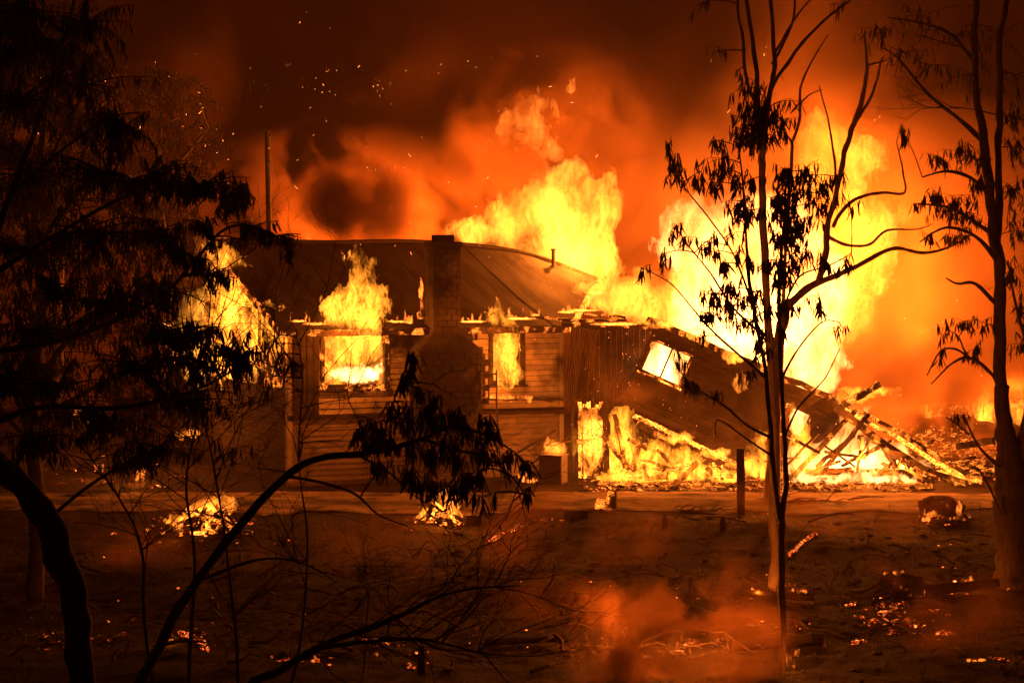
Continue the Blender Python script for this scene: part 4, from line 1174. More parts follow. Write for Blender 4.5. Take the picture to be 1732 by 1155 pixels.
d2 = 30.4
t = Tree('straight_gum', G(1308, 1003), 'straight slender gum with pale upper trunk, second of the central trunks', bark='palebark', leaf_len=.16, seed=22, group='gum trees right of centre')
t.limb([(1309, 1012, 8.96), (1309, 900, 7.68), (1308, 780, 7.36), (1304, 640, 7.04), (1297, 500, 6.40), (1291, 380, 6.08), (1289, 280, 5.76), (1292, 230, 5.12)], d2, 'trunk', 'palebark', ns=12)
for pts in ([(1290, 260, 4.48), (1282, 170, 4.16), (1276, 90, 3.84), (1262, 0, 3.20), (1255, -60, 2.56)], [(1292, 235, 4.48), (1302, 160, 4.48), (1310, 110, 4.16), (1306, 30, 3.52), (1300, -60, 2.88)], [(1285, 190, 3.20), (1262, 130, 2.88), (1256, 60, 2.56), (1248, 20, 2.24), (1252, -50, 1.60)],
            [(1302, 150, 3.20), (1330, 110, 3.20), (1360, 70, 2.88), (1400, 30, 2.24), (1440, 0, 1.60), (1470, -20, 0.96)], [(1306, 110, 2.56), (1340, 40, 2.24), (1345, -30, 1.60)], [(1310, 90, 2.24), (1350, 25, 1.60), (1390, -20, 0.96)]):
    t.limb(pts, d2, bark='bark', ns=7)
for a in ((1180, 8, 30, 14), (1205, 90, 16, 14), (1250, 120, 10, 20), (1420, 10, 30, 12)): t.spray(*a, d2, twigs=4, leaves=9, dep=.6, r0=.012)
t.finish(40)

d3 = 42.5
t = Tree('forked_gum', G(1310, 836), 'thick pale gum behind the slender trunks, a long bare limb reaching out to the right', bark='palebark', leaf_len=.18, seed=23, group='gum trees right of centre')
t.limb([(1307, 850, 18), (1307, 800, 13), (1310, 700, 10.5), (1316, 600, 10), (1324, 540, 9.5), (1334, 505, 9)], d3, 'trunk', ns=14)
t.limb([(1330, 520, 7.26), (1362, 490, 6.60), (1400, 472, 5.28), (1440, 455, 4.62), (1490, 428, 3.63), (1520, 420, 3.30), (1560, 428, 2.64), (1600, 420, 1.98), (1640, 400, 1.32)], d3)
t.limb([(1385, 478, 5.28), (1397, 430, 5.28), (1400, 380, 5.28), (1412, 340, 4.95), (1422, 290, 4.62), (1434, 240, 4.62), (1448, 200, 4.29), (1462, 150, 3.96), (1466, 110, 3.30), (1462, 60, 1.98)], d3)
t.limb([(1448, 205, 3.30), (1470, 170, 2.64), (1482, 140, 2.31), (1490, 105, 1.98), (1496, 95, 0.99)], d3)
t.limb([(1466, 112, 2.64), (1480, 108, 2.31), (1500, 102, 1.32), (1505, 95, 0.66)], d3)
t.limb([(1408, 385, 3.30), (1430, 350, 3.30), (1460, 332, 2.97), (1495, 326, 2.64), (1530, 326, 1.98), (1527, 290, 1.65), (1520, 255, 1.32), (1516, 240, 0.79)], d3)
t.limb([(1400, 400, 3.30), (1430, 414, 2.64), (1470, 414, 2.31), (1500, 390, 1.98), (1550, 388, 1.32), (1580, 378, 0.66)], d3 + .4)
t.limb([(1415, 320, 2.64), (1410, 260, 1.98), (1400, 200, 1.45), (1385, 145, 0.92)], d3)
t.limb([(1340, 240, 2.64), (1352, 205, 2.64), (1354, 150, 2.31), (1370, 110, 1.65), (1400, 60, 0.99)], d3 + .5, 'dead_limb')
t.limb([(1322, 570, 3.30), (1330, 400, 2.97), (1338, 290, 2.97), (1340, 240, 2.64)], d3 + .5, 'dead_limb')
t.limb([(1354, 175, 1.65), (1370, 160, 1.32), (1390, 152, 0.66)], d3 + .5, 'dead_limb')
for a in ((1525, 220, 14, 16), (1620, 385, 20, 16), (1600, 400, 16, 16)): t.spray(*a, d3, twigs=4, leaves=10, dep=.3, r0=.012)
t.finish(30)

# the forked trunk at the right edge
d4 = 31.2
t = Tree('twin_gum', G(1712, 990), 'thick forked gum trunk rising at the right side of the paddock', bark='bark', leaf_len=.17, seed=24)
t.limb([(1724, 1000, 42), (1716, 930, 32), (1712, 850, 29), (1709, 800, 26), (1704, 755, 20), (1698, 710, 14), (1695, 650, 11)], d4, 'trunk', ns=14)
t.limb([(1718, 830, 22), (1730, 770, 16), (1738, 720, 12), (1748, 650, 9)], d4, 'stem', ns=12)
t.limb([(1706, 800, 12.40), (1697, 720, 11.16), (1692, 600, 10.54), (1690, 500, 10.23), (1686, 420, 9.92), (1676, 330, 8.68), (1664, 240, 7.44), (1652, 160, 6.20), (1648, 80, 5.58), (1652, 0, 4.96), (1660, -60, 4.34)], d4, 'stem', ns=12)
t.limb([(1722, 800, 11.16), (1738, 720, 9.92), (1752, 620, 8.68), (1765, 500, 7.44), (1775, 350, 6.20), (1790, 150, 4.96), (1800, -40, 3.72)], d4, 'stem', ns=12)
t.limb([(1687, 420, 6.82), (1690, 330, 6.20), (1688, 250, 6.20), (1692, 160, 5.58), (1690, 80, 4.96), (1700, 20, 4.34), (1712, -50, 3.72)], d4 + .2, 'stem', ns=10)
t.limb([(1692, 660, 4), (1676, 630, 3), (1640, 605, 2.4), (1610, 615, 1.8), (1575, 650, 1)], d4)
t.limb([(1640, 605, 2.2), (1615, 590, 1.8), (1590, 595, 1.5), (1568, 635, 1)], d4)
t.limb([(1640, 610, 2), (1630, 590, 1.6), (1622, 570, 1.2)], d4)
t.limb([(1690, 790, 3), (1660, 760, 2.2), (1640, 725, 1.8), (1630, 700, 1.2)], d4 - .2)
t.limb([(1640, 735, 1.8), (1615, 715, 1.4), (1600, 705, 1)], d4 - .2)
t.limb([(1695, 870, 2), (1660, 800, 1.7), (1640, 790, 1.2)], d4 - .3)
t.limb([(1690, 520, 4), (1650, 480, 3), (1620, 480, 2), (1600, 470, 1)], d4)
t.limb([(1664, 240, 5), (1620, 200, 3.5), (1570, 160, 2.5), (1520, 100, 1.8), (1490, 80, 1)], d4 + .4)
t.limb([(1650, 110, 4), (1610, 60, 3), (1560, 40, 2), (1500, 30, 1.2)], d4 + .3)
t.limb([(1676, 330, 4), (1640, 300, 3), (1600, 290, 2.2), (1560, 300, 1.2)], d4)
t.limb([(1684, 400, 4), (1640, 370, 3), (1600, 350, 2.2), (1550, 345, 1.2)], d4 + .1)
t.limb([(1686, 440, 4), (1650, 400, 3), (1600, 385, 2.2), (1555, 410, 1.2)], d4 - .2)
t.limb([(1752, 620, 4), (1730, 560, 3), (1715, 500, 2), (1705, 440, 1.2)], d4 - .4)
for a in ((1525, 222, 14, 18), (1590, 265, 24, 16), (1620, 250, 26, 16), (1650, 270, 22, 18), (1560, 345, 20, 14), (1590, 330, 24, 18), (1625, 330, 28, 20), (1600, 360, 24, 18), (1640, 360, 22, 22), (1570, 400, 18, 12), (1655, 310, 20, 22), (1620, 400, 18, 14), (1720, 320, 22, 40), (1725, 390, 20, 36), (1715, 460, 18, 30), (1728, 520, 14, 30), (1640, 540, 24, 14), (1600, 560, 10, 24), (1650, 590, 14, 24), (1595, 600, 8, 14), (1660, 545, 16, 16), (1720, 250, 24, 40), (1725, 580, 16, 20), (1622, 703, 14, 8), (1720, 200, 24, 30)):
    t.spray(*a, d4, twigs=8, leaves=11, dep=.4, r0=.009)
for a in ((1560, 30, 60, 30), (1620, 60, 60, 40), (1700, 60, 60, 50), (1580, 110, 50, 30), (1720, 130, 40, 50), (1530, 90, 40, 30), (1640, 130, 40, 30), (1500, 50, 40, 30)):
    t.spray(*a, d4 + .5, twigs=7, leaves=9, dep=.8, r0=.012)
for i in range(14):
    v = t.pts[R.randrange(len(t.pts))][0]
    if v.z > 5: t.bare(v, Vector((R.uniform(-1, .3), R.uniform(-.5, .5), R.uniform(-.2, .7))).normalized(), R.uniform(.5, .9), .012, 5)
t.finish(250)

# distant trees in the smoke at upper left
for i, (px, py, d, w_, h_, lb) in enumerate(((275, 640, 53, 110, 470, 'tall faint tree with red lit leaves in the smoke at upper left'), (95, 640, 56, 150, 560, 'tall dim tree behind the near dark tree'))):
    t = Tree('distant_tree', P(px, py, d), lb, bark='bark', leaf_len=.26, seed=40 + i, group='trees in the far smoke')
    t.limb([(px, py + 60, 11), (px + 6, py - h_ * .4, 8), (px - 8, py - h_ * .7, 5), (px, py - h_, 2)], d, 'trunk')
    for k in range(4):
        s = 1 if k % 2 else -1; y0 = py - h_ * (.35 + .12 * k)
        t.limb([(px, y0, 5), (px + s * w_ * .4, y0 - 50, 3), (px + s * w_ * .7, y0 - 90, 1.5)], d)
    for k in range(60):
        a = R.uniform(0, 6.28); kk = math.sqrt(R.random())
        t.spray(px + math.cos(a) * w_ * kk * .8, py - h_ * .78 + math.sin(a) * h_ * .34 * kk, 30, 24, d, twigs=5, leaves=10, dep=1.5, r0=.03)
    t.finish(0)

# bushy gum filling the dark left side behind the near tree
t = Tree('bushy_gum', G(60, 1010), 'dense dark gum behind the near bent trunk, filling the left side with leaves', bark='bark', leaf_len=.14, seed=61)
d6 = gd(1010)
t.limb([(60, 1015, 16), (64, 850, 14), (50, 700, 11), (70, 520, 9), (60, 350, 7), (80, 150, 4), (70, 20, 2)], d6, 'trunk')
for pts in ([(60, 650, 6), (130, 560, 4), (220, 500, 2.5), (300, 480, 1.5)], [(66, 560, 6), (20, 450, 4), (-30, 360, 2)], [(62, 420, 5), (140, 320, 3.5), (220, 250, 2)], [(70, 300, 4), (130, 180, 3), (180, 100, 2)], [(52, 720, 6), (150, 660, 4), (250, 620, 2.5), (320, 600, 1.5)], [(60, 760, 5), (0, 690, 4), (-40, 640, 2)]): t.limb(pts, d6)
for k in range(230):
    y = R.uniform(10, 720); w_ = 150 + .22 * y * (1 if y > 200 else .6)
    t.spray(R.uniform(-20, w_ + 10), y, 34, 26, d6, twigs=6, leaves=11, dep=1.2, r0=.01)
t.finish(120)
# ------------------------------------------------------------------ fire
# large window
flame('flame', [(604, 600, 66, 62), (575, 610, 40, 50), (635, 610, 40, 50)], 46.35, FM['room'], 'fire filling the room behind the large left window', rough=.3, scale=3, depth=.5, vox=.03, seed=41)
flame('flame', [(600, 585, 46, 40), (598, 550, 50, 44), (580, 520, 36, 34), (622, 515, 34, 44), (614, 470, 24, 36), (602, 440, 12, 24)], 45.5, FM['mid'], 'tall flame pouring out of the large left window past the eave', rough=.5, scale=3.4, depth=.5, vox=.022, seed=2, light=[(600, 570, 260, -.8), (600, 490, 60, -.5)])
flame('flame', [(602, 632, 42, 16)], 46.0, FM['white'], 'white hot fire low inside the large left window', rough=.34, scale=3, depth=.8, vox=.03, seed=4)
# small window
flame('flame', [(857, 622, 24, 36), (856, 580, 22, 36), (848, 545, 20, 20), (838, 530, 13, 16)], 47.05, FM['mid'], 'flame filling the small window and licking up to the eave', rough=.36, scale=4, depth=.7, vox=.02, seed=6, light=[(857, 600, 110, -.6), (850, 550, 50, -.8)])
flame('flame', [(858, 632, 30, 20), (850, 600, 26, 30)], 47.5, FM['room'], 'bright core of fire inside the small window', rough=.2, scale=3, depth=1, vox=.03, seed=8)
# gable end: three tongues between the burnt panels
flame('flame', [(482, 610, 16, 60), (474, 570, 16, 50), (458, 545, 18, 34), (470, 640, 10, 24)], 45.9, FM['mid'], 'flame between the house corner and the first burnt panel of the end wall', rough=.36, scale=2.4, depth=1., vox=.03, seed=10, light=[(470, 580, 120, -.6)], group='flames in the end wall')
flame('flame', [(428, 600, 18, 60), (424, 550, 18, 50), (415, 510, 16, 34)], 47.8, FM['mid'], 'flame behind the first two burnt panels of the end wall', rough=.45, scale=2.2, depth=1., vox=.035, seed=12, light=[(425, 560, 150, -.6)], group='flames in the end wall')
flame('flame', [(385, 600, 26, 60), (378, 540, 26, 50), (372, 480, 22, 46), (360, 430, 16, 26)], 49.6, FM['mid'], 'flame under the peak of the end wall', rough=.55, scale=2.0, depth=1., vox=.04, seed=14, light=[(370, 480, 160, -.6)], group='flames in the end wall')
flame('flame', [(335, 600, 30, 60), (330, 540, 26, 40), (320, 570, 30, 40)], 51, FM['big'], 'flame at the far corner of the end wall half hidden by dark leaves', rough=.6, scale=1.8, depth=1., vox=.05, seed=16, light=[(330, 560, 250, -1.)], group='flames in the end wall')
flame('flame', [(412, 475, 28, 34), (445, 515, 22, 30), (388, 440, 24, 28), (400, 520, 30, 40)], 48.3, FM['mid'], 'sheet of flame sliding up under the roof slope', rough=.5, scale=2.2, depth=.6, vox=.035, seed=18, light=[(400, 480, 220, -.8)], group='flames in the end wall')
flame('flame', [(365, 425, 26, 26), (345, 415, 18, 22)], 52.5, FM['red'], 'dull red flame over the peak of the end wall', rough=.6, scale=1.5, depth=.8, vox=.06, seed=20)
# fireball over the roof
flame('fireball', [(960, 430, 86, 70), (950, 350, 84, 60), (1012, 345, 44, 50), (885, 375, 62, 50), (810, 395, 52, 26), (955, 305, 46, 36), (1000, 450, 40, 50)], 54.5, FM['big'], 'rolling yellow fireball above the sagging ridge of the roof', rough=1.0, rise=.55, scale=1.15, depth=1., vox=.05, seed=1, light=[(960, 350, 1500, .6), (850, 380, 400, .8), (985, 430, 500, .3)], cat='fireball')
flame('fireball', [(965, 285, 26, 22), (940, 250, 22, 22), (900, 215, 34, 22), (870, 205, 26, 18), (850, 235, 16, 18)], 55, FM['red'], 'torn red wisps of flame above the rolling fireball', rough=1.2, scale=1.0, depth=.8, vox=.07, seed=3, cat='fireball', light=[(900, 215, 120, 0)])
flame('flame', [(966, 152, 9, 9), (969, 140, 5, 12)], 55, FM['red'], 'single red flame tongue highest over the roof', rough=.4, scale=3.2, depth=1, vox=.05, seed=31)
# the great fire over the extension
flame('fireball', [(1060, 500, 70, 40), (1010, 495, 40, 26), (1130, 510, 70, 50), (1180, 540, 60, 40)], 51, FM['big'], 'low rolling flames along the roof between house and extension', rough=.9, scale=1.1, depth=1., vox=.06, seed=5, light=[(1060, 490, 600, -.8), (1160, 500, 700, -.8)], cat='fireball')
flame('fireball', [(1250, 520, 120, 110), (1205, 430, 84, 70), (1165, 370, 46, 46), (1145, 420, 30, 40), (1300, 400, 100, 80), (1360, 520, 80, 100), (1250, 600, 60, 60), (1370, 620, 50, 50)], 52.5, FM['hot'], 'huge white hot fire behind the central trees', rough=1.3, rise=.7, scale=.95, depth=.9, vox=.07, seed=7, light=[(1230, 430, 2500, -1.), (1330, 520, 3000, -1.), (1280, 600, 1500, -1)], cat='fireball')
flame('fireball', [(1430, 420, 60, 80), (1410, 330, 56, 70), (1440, 270, 52, 46), (1400, 240, 44, 40), (1470, 450, 54, 60), (1490, 380, 46, 50), (1380, 300, 50, 60), (1415, 510, 60, 70)], 54, FM['big'], 'yellow fire rising behind the pale bare limbs', rough=1.3, rise=.6, scale=1., depth=.9, vox=.065, seed=9, light=[(1430, 380, 1500, -1.), (1400, 230, 1300, .2), (1500, 440, 2600, .0), (1560, 560, 900, 0)], cat='fireball')
flame('fireball', [(1390, 640, 34, 36), (1400, 600, 36, 40), (1360, 650, 40, 30), (1395, 560, 30, 40)], 49.5, FM['hot'], 'bright flames over the fallen end of the extension', rough=.8, scale=1.3, depth=.9, vox=.06, seed=11, light=[(1390, 620, 500, -1.)], cat='fireball')
# behind the tilted window and the second opening
flame('flame', [(1130, 615, 46, 44)], 47.85, FM['white'], 'fire glaring through the tilted window of the extension', rough=.25, scale=2, depth=.6, vox=.05, seed=13)
flame('flame', [(1359, 712, 26, 26)], 47.8, FM['white'], 'fire glaring through the opening near the fallen end', rough=.25, scale=2, depth=.6, vox=.05, seed=15)
# ragged fire along the extension's top and hanging from it
for i, (px, py, rx, rz, lb) in enumerate(((1110, 548, 30, 8, 'left'), (1180, 566, 26, 10, 'middle'), (1245, 600, 26, 16, 'right'), (1250, 650, 14, 16, 'hanging'))):
    flame('flame', [(px, py, rx, rz)], EX - .15, FM['small'], ('ragged flames on the top plate left of the tilted window', 'ragged flames on the top plate above the tilted window', 'ragged flames on the top plate near the thick pale trunk', 'burning rag of flame hanging below the top plate')[i], rough=.3, scale=3.5, depth=.4, vox=.03, seed=50 + i, group='flames on the extension')
# porch screen and the fire below the leaning wall
flame('flame', [(1000, 712, 20, 26), (990, 740, 14, 40), (1012, 740, 12, 40), (998, 775, 18, 36)], 46.5, FM['small'], 'flames running up the burning porch boards', rough=.3, scale=3, depth=.35, vox=.03, seed=60, light=[(998, 730, 90, -.6)], group='flames below the leaning wall')
flame('flame', [(1052, 715, 22, 24), (1060, 745, 26, 30), (1040, 770, 20, 40), (1085, 770, 30, 30)], 46.7, FM['mid'], 'flames right of the black porch post', rough=.36, scale=2.6, depth=.6, vox=.03, seed=61, light=[(1056, 745, 160, -.7)], group='flames below the leaning wall')
flame('flame', [(1060, 808, 50, 12), (1120, 800, 50, 16), (1180, 800, 50, 14), (1230, 806, 34, 10), (1150, 778, 40, 20), (1110, 770, 36, 22)], 46.2, FM['mid'], 'broad bed of flame on the ground below the leaning wall', rough=.34, scale=2.8, depth=.7, vox=.03, seed=62, light=[(1080, 790, 220, -.7), (1170, 790, 260, -.7)], group='flames below the leaning wall')
flame('flame', [(1210, 768, 30, 8), (1150, 742, 26, 8), (1250, 786, 24, 8)], 46.9, FM['small'], 'line of flame along the sloping bottom plate', rough=.22, scale=3.5, depth=.6, vox=.025, seed=63, group='flames below the leaning wall')
flame('flame', [(1285, 760, 16, 30), (1275, 785, 22, 22), (1290, 800, 20, 12)], 46.6, FM['mid'], 'flames between the fence post and the thick pale trunk', rough=.36, scale=2.6, depth=.7, vox=.03, seed=64, light=[(1280, 780, 120, -.8)], group='flames below the leaning wall')
# white fire inside the fallen roof
flame('fireball', [(1440, 770, 70, 40), (1400, 790, 70, 24), (1490, 780, 60, 30), (1450, 725, 34, 34), (1540, 795, 40, 16), (1360, 780, 34, 34)], 47.0, FM['hot'], 'white fire filling the heap of fallen roof timbers', rough=.5, scale=1.8, depth=.5, vox=.045, seed=65, light=[(1440, 765, 900, -1.2), (1370, 780, 400, -1.2), (1520, 785, 400, -1.0)], cat='fire')
flame('flame', [(1355, 760, 20, 50), (1350, 720, 14, 30), (1370, 790, 26, 20)], 46.2, FM['mid'], 'flames beside the thick pale trunk at the heap of roof timbers', rough=.4, scale=2.4, depth=.7, vox=.035, seed=66)
flame('flame', [(1365, 810, 26, 9), (1410, 812, 24, 6), (1450, 808, 30, 10), (1495, 812, 24, 5), (1530, 808, 20, 8)], 45.7, FM['white'], 'low white flames along the front of the roof timbers', rough=.34, scale=3.6, depth=.6, vox=.03, seed=67)
flame('flame', [(1450, 668, 20, 12), (1475, 660, 24, 8), (1425, 672, 14, 14)], 47.2, FM['mid'], 'flames round the jutting beam', rough=.35, scale=2.6, depth=.5, vox=.03, seed=68, light=[(1450, 665, 60, -.5)])
flame('flame', [(1420, 785, 50, 16), (1465, 775, 36, 22)], 47.2, FM['white'], 'white core of the fire inside the heap of roof timbers', rough=.4, scale=2.6, depth=.5, vox=.04, seed=167)
# rubble fires behind the forked trunk
for i, (px, py, rx, rz, d, lb) in enumerate(((1665, 690, 18, 30, 58, 'flame at the end of the pale burnt log'), (1700, 650, 36, 16, 60, 'flames on the large log behind the forked trunk'), (1672, 725, 20, 22, 55, 'flames in the rubble left of the forked trunk'), (1722, 700, 14, 30, 56, 'flames seen through the fork of the trunk'), (1545, 633, 22, 6, 84, 'row of small flames far off in the smoke'), (1572, 694, 8, 12, 64.5, 'small flame on the left end of the pale burnt log'), (1600, 800, 40, 6, 46.5, 'low flames among the rubble by the rafter ends'), (1630, 812, 30, 8, 45.5, 'small flames where the rafters meet the ground'))):
    flame('flame', [(px, py, rx, rz)], d, FM['mid'] if d > 50 else FM['small'], lb, rough=.4 if d > 50 else .22, scale=2.2, depth=.6, vox=.045 if d > 50 else .03, seed=70 + i, light=[(px, py, 140, -1.)] if i < 4 else None, group='fires in the rubble')
# eave and roof-edge flames, ledge, tank
ev = [((530, 545, 20, 5), 45.2, 'line of flame under the eave left of the tall window flame'), ((505, 540, 14, 6), 45.0, 'small flames at the left end of the eave'), ((672, 541, 16, 7), 45.8, 'little flame on the eave right of the tall window flame'), ((693, 543, 6, 9), 45.9, 'tiny flame on the eave near the chimney'), ((712, 535, 6, 12), 46.0, 'flame in the angle left of the chimney'), ((768, 540, 4, 13), 46.3, 'thin flame tongue in the angle right of the chimney'), ((800, 541, 22, 5), 46.5, 'low flames on the eave above the toothed blocks'), ((880, 536, 26, 7), 46.9, 'flames on the eave above the small window'), ((905, 530, 8, 8), 47, 'curling flame at the right end of the eave'),
      ((985, 522, 30, 7), 47.3, 'flames along the broken roof edge'), ((960, 525, 16, 5), 47.0, 'flames at the lower end of the broken roof edge'), ((1005, 492, 20, 12), 51, 'flames at the raised corner of the broken roof'), ((1040, 545, 40, 4), 46.9, 'thin flames under the broken eave slabs'), ((712, 500, 3, 12), 46.0, 'short glowing streak on the roof left of the chimney')]
for i, (b_, d, lb) in enumerate(ev):
    px, py, rx, rz = b_
    n_ = max(3, int(rx / 4)); tg = [(px, py + 3, rx, 1.8)]
    for k in range(n_):
        hh = rz * R.choice((.3, .5, .8, 1.6)); tg.append((px + rx * (2 * (k + R.random()) / n_ - 1), py + 3 - hh * .8, R.uniform(1.5, 3), hh))
    flame('flame', tg, d, FM['tiny'], lb, rough=.075, scale=11, depth=.9, vox=.013, seed=90 + i, group='small flames along the eaves')
flame('flame', [(818 + k * 5.2, 674 - (k % 3), 4, 4 + 3 * R.random()) for k in range(16)], 47.05, FM['tiny'], 'row of small flames along the ledge below the small window', rough=.12, scale=8, depth=.6, vox=.014, seed=110, light=[(850, 668, 20, -.3)])
flame('flame', [(940, 760, 24, 10), (930, 750, 12, 12)], 46.3, FM['small'], 'flames dancing on the lid of the squat cabinet', rough=.24, scale=3.5, depth=.5, vox=.025, seed=111, light=[(940, 748, 60, -.4)])
flame('flame', [(972, 745, 10, 26)], 46.9, FM['mid'], 'narrow fire seen between cabinet and porch boards', rough=.2, scale=3, depth=.5, vox=.025, seed=112)
flame('flame', [(885, 806, 6, 10), (900, 812, 12, 4)], 45.7, FM['tiny'], 'small flame on the grass left of the cabinet', rough=.14, scale=6, depth=.5, vox=.018, seed=113)
# paddock fires
def fires(b_, py, mat, lb, rough=.13, scale=7., vox=.012, seed=0, light=None, depth=.6):
    tg = []
    for (x, y, rx, rz) in b_:
        n_ = max(2, int(rx / 2.4))
        for k in range(n_): tg.append((x + rx * (2 * (k + R.random()) / n_ - 1), y + rz * .5 - R.random() * rz * .9, R.uniform(2.2, 4.2), rz * R.uniform(.5, 1.25)))
    b_ = tg; rough *= .8; scale *= 1.25
    flame('flame', b_, gd(py), FM[mat], lb, rough=rough, scale=scale, depth=depth, vox=vox, seed=seed, light=light, group='small fires on the paddock')
flame('flame', [(745, 868, 34, 14), (758, 848, 20, 20), (770, 838, 8, 10), (715, 872, 12, 10)], gd(882), FM['small'], 'flames leaping from the heaped bonfire', rough=.3, scale=3.2, depth=.6, vox=.022, seed=120, light=[(748, 845, 190, -.1)])
flame('flame', [(350, 865, 40, 16), (380, 852, 22, 18), (310, 880, 30, 8)], gd(898), FM['small'], 'flames over the wide bonfire of long sticks', rough=.28, scale=3.2, depth=.6, vox=.025, seed=121, light=[(350, 855, 170, -.2)])
fires([(1573, 868, 10, 10), (1568, 875, 8, 6)], 880, 'tiny', 'flame at the left end of the hollow log', seed=122, light=[(1575, 860, 10, .3)])
fires([(1622, 866, 7, 14), (1615, 876, 16, 4)], 880, 'tiny', 'flame at the right end of the hollow log', seed=123, light=[(1620, 862, 10, .3)])
fires([(1585, 852, 14, 4)], 872, 'tiny', 'flames along the top of the hollow log', seed=124)
fires([(1133, 1086, 7, 14), (1126, 1092, 5, 6), (1141, 1090, 4, 7)], 1095, 'tiny', 'bright little flame inside the orange smoke', rough=.09, scale=9, vox=.009, seed=125, light=[(1132, 1040, 170, -.1), (1200, 1045, 140, -.1), (1095, 1060, 150, .4)])
fires([(1276, 1000, 8, 5), (1290, 1005, 10, 2)], 1008, 'tiny', 'little flames left of the two thin stems', rough=.08, scale=9, vox=.01, seed=126, light=[(1280, 996, 6, -.2)])
fires([(1350, 998, 14, 4)], 1006, 'tiny', 'little flames right of the two thin stems', rough=.08, scale=9, vox=.01, seed=127, light=[(1350, 994, 6, -.2)])
fires([(1641, 980, 9, 8), (1632, 988, 14, 3)], 992, 'tiny', 'flame on the thin black log near the forked trunk', rough=.09, scale=9, vox=.01, seed=128, light=[(1640, 974, 9, -.2)])
fires([(1520, 967, 6, 5), (1504, 972, 10, 2)], 975, 'tiny', 'flames on top of the dark thick log', rough=.07, scale=9, vox=.01, seed=129, light=[(1518, 960, 5, -.2)])
fires([(1340, 1120, 6, 14), (1348, 1106, 3, 9)], 1136, 'tiny', 'narrow flame at the foot of the thin front gum', rough=.08, scale=9, vox=.009, seed=130, light=[(1342, 1110, 6, -.2)])
fires([(540, 1134, 16, 6), (536, 1122, 4, 10)], 1140, 'tiny', 'flames low in front beneath the bare sapling', rough=.08, scale=9, vox=.009, seed=131, light=[(540, 1122, 5, -.2)])
fires([(640, 1118, 10, 6), (637, 1108, 3, 7)], 1124, 'tiny', 'flame beneath the arch of the bare sapling', rough=.07, scale=9, vox=.009, seed=132, light=[(640, 1108, 4, -.2)])
fires([(692, 1130, 3, 10)], 1140, 'tiny', 'thin flame beside the dark stump post', rough=.06, scale=9, vox=.009, seed=133)
fires([(1033, 1092, 4, 5)], 1098, 'tiny', 'flicker of flame left of the orange smoke', rough=.06, scale=9, vox=.009, seed=134)
fires([(238, 800, 8, 12)], 812, 'tiny', 'small flame left of the wide bonfire', seed=135, light=[(238, 790, 70, -.5)])
fires([(130, 700, 14, 22), (150, 705, 8, 10)], 770, 'small', 'fire low behind the dense dark gum at the left edge', rough=.2, scale=4, vox=.025, seed=141, light=[(130, 690, 160, -.6)])
fires([(320, 730, 20, 10), (300, 738, 14, 6)], 790, 'small', 'low fire left of the burning end wall', rough=.2, scale=4, vox=.025, seed=142, light=[(315, 720, 120, -.5)])
fires([(165, 790, 8, 8)], 806, 'tiny', 'small flame beyond the dark bent trunk', seed=143, light=[(165, 785, 40, -.4)])
fires([(1030, 860, 6, 5)], 866, 'tiny', 'flame at the feet of the two stumps near the track', rough=.08, scale=8, vox=.012, seed=136)
fires([(1650, 1116, 16, 3)], 1120, 'tiny', 'low flames on the ground below the forked trunk', rough=.06, scale=9, vox=.01, seed=137)
fires([(285, 1083, 10, 4), (300, 1092, 8, 4)], 1096, 'tiny', 'low flames at the foot of the leaning sapling', rough=.06, scale=9, vox=.01, seed=138, light=[(290, 1078, 4, -.2)])

# sparks carried up in the smoke
q = MB()
sp = random.Random(99)
for i in range(230):
    px, py = sp.uniform(60, 1500), sp.triangular(20, 560, 150)
    d = sp.uniform(40, 56); s = sp.choice((.003, .004, .005, .006, .012))
    a_ = P(px, py, d); q.tube([a_, a_ + Vector((sp.gauss(0, 2.), 0, sp.uniform(.3, 3.5))) * s * 2.2], [s * .5, s * .3], 4)
for (px, py, n) in ((330, 200, 8), (548, 140, 9), (630, 160, 7), (380, 240, 5), (655, 275, 4), (700, 360, 4), (600, 400, 3), (200, 355, 5)):
    for i in range(n): a_ = P(px + sp.gauss(0, 16), py + sp.gauss(0, 14), 50); s = sp.choice((.006, .008, .012)); q.tube([a_, a_ + Vector((sp.gauss(0, 2.), 0, sp.uniform(-2, 3))) * s * 1.6], [s * .6, s * .4], 4)
for i in range(110):
    s = sp.uniform(.003, .009); q.clod(P(sp.gauss(1060, 70), sp.uniform(560, 780), 46.2), (s, s, s * 1.6), sp)
for i in range(60):
    s = sp.uniform(.006, .014); q.clod(P(sp.uniform(1300, 1700), sp.uniform(500, 800), 44.8), (s, s, s * 1.6), sp)
T = NT('spark'); e = T.n('ShaderNodeEmission'); e.inputs[0].default_value = (1, .28, .06, 1); e.inputs[1].default_value = 3.5; T.l(e.outputs[0], T.out.inputs['Surface']); T.m.cycles.emission_sampling = 'NONE'
tag(q.build('sparks', T.m), kind='stuff')

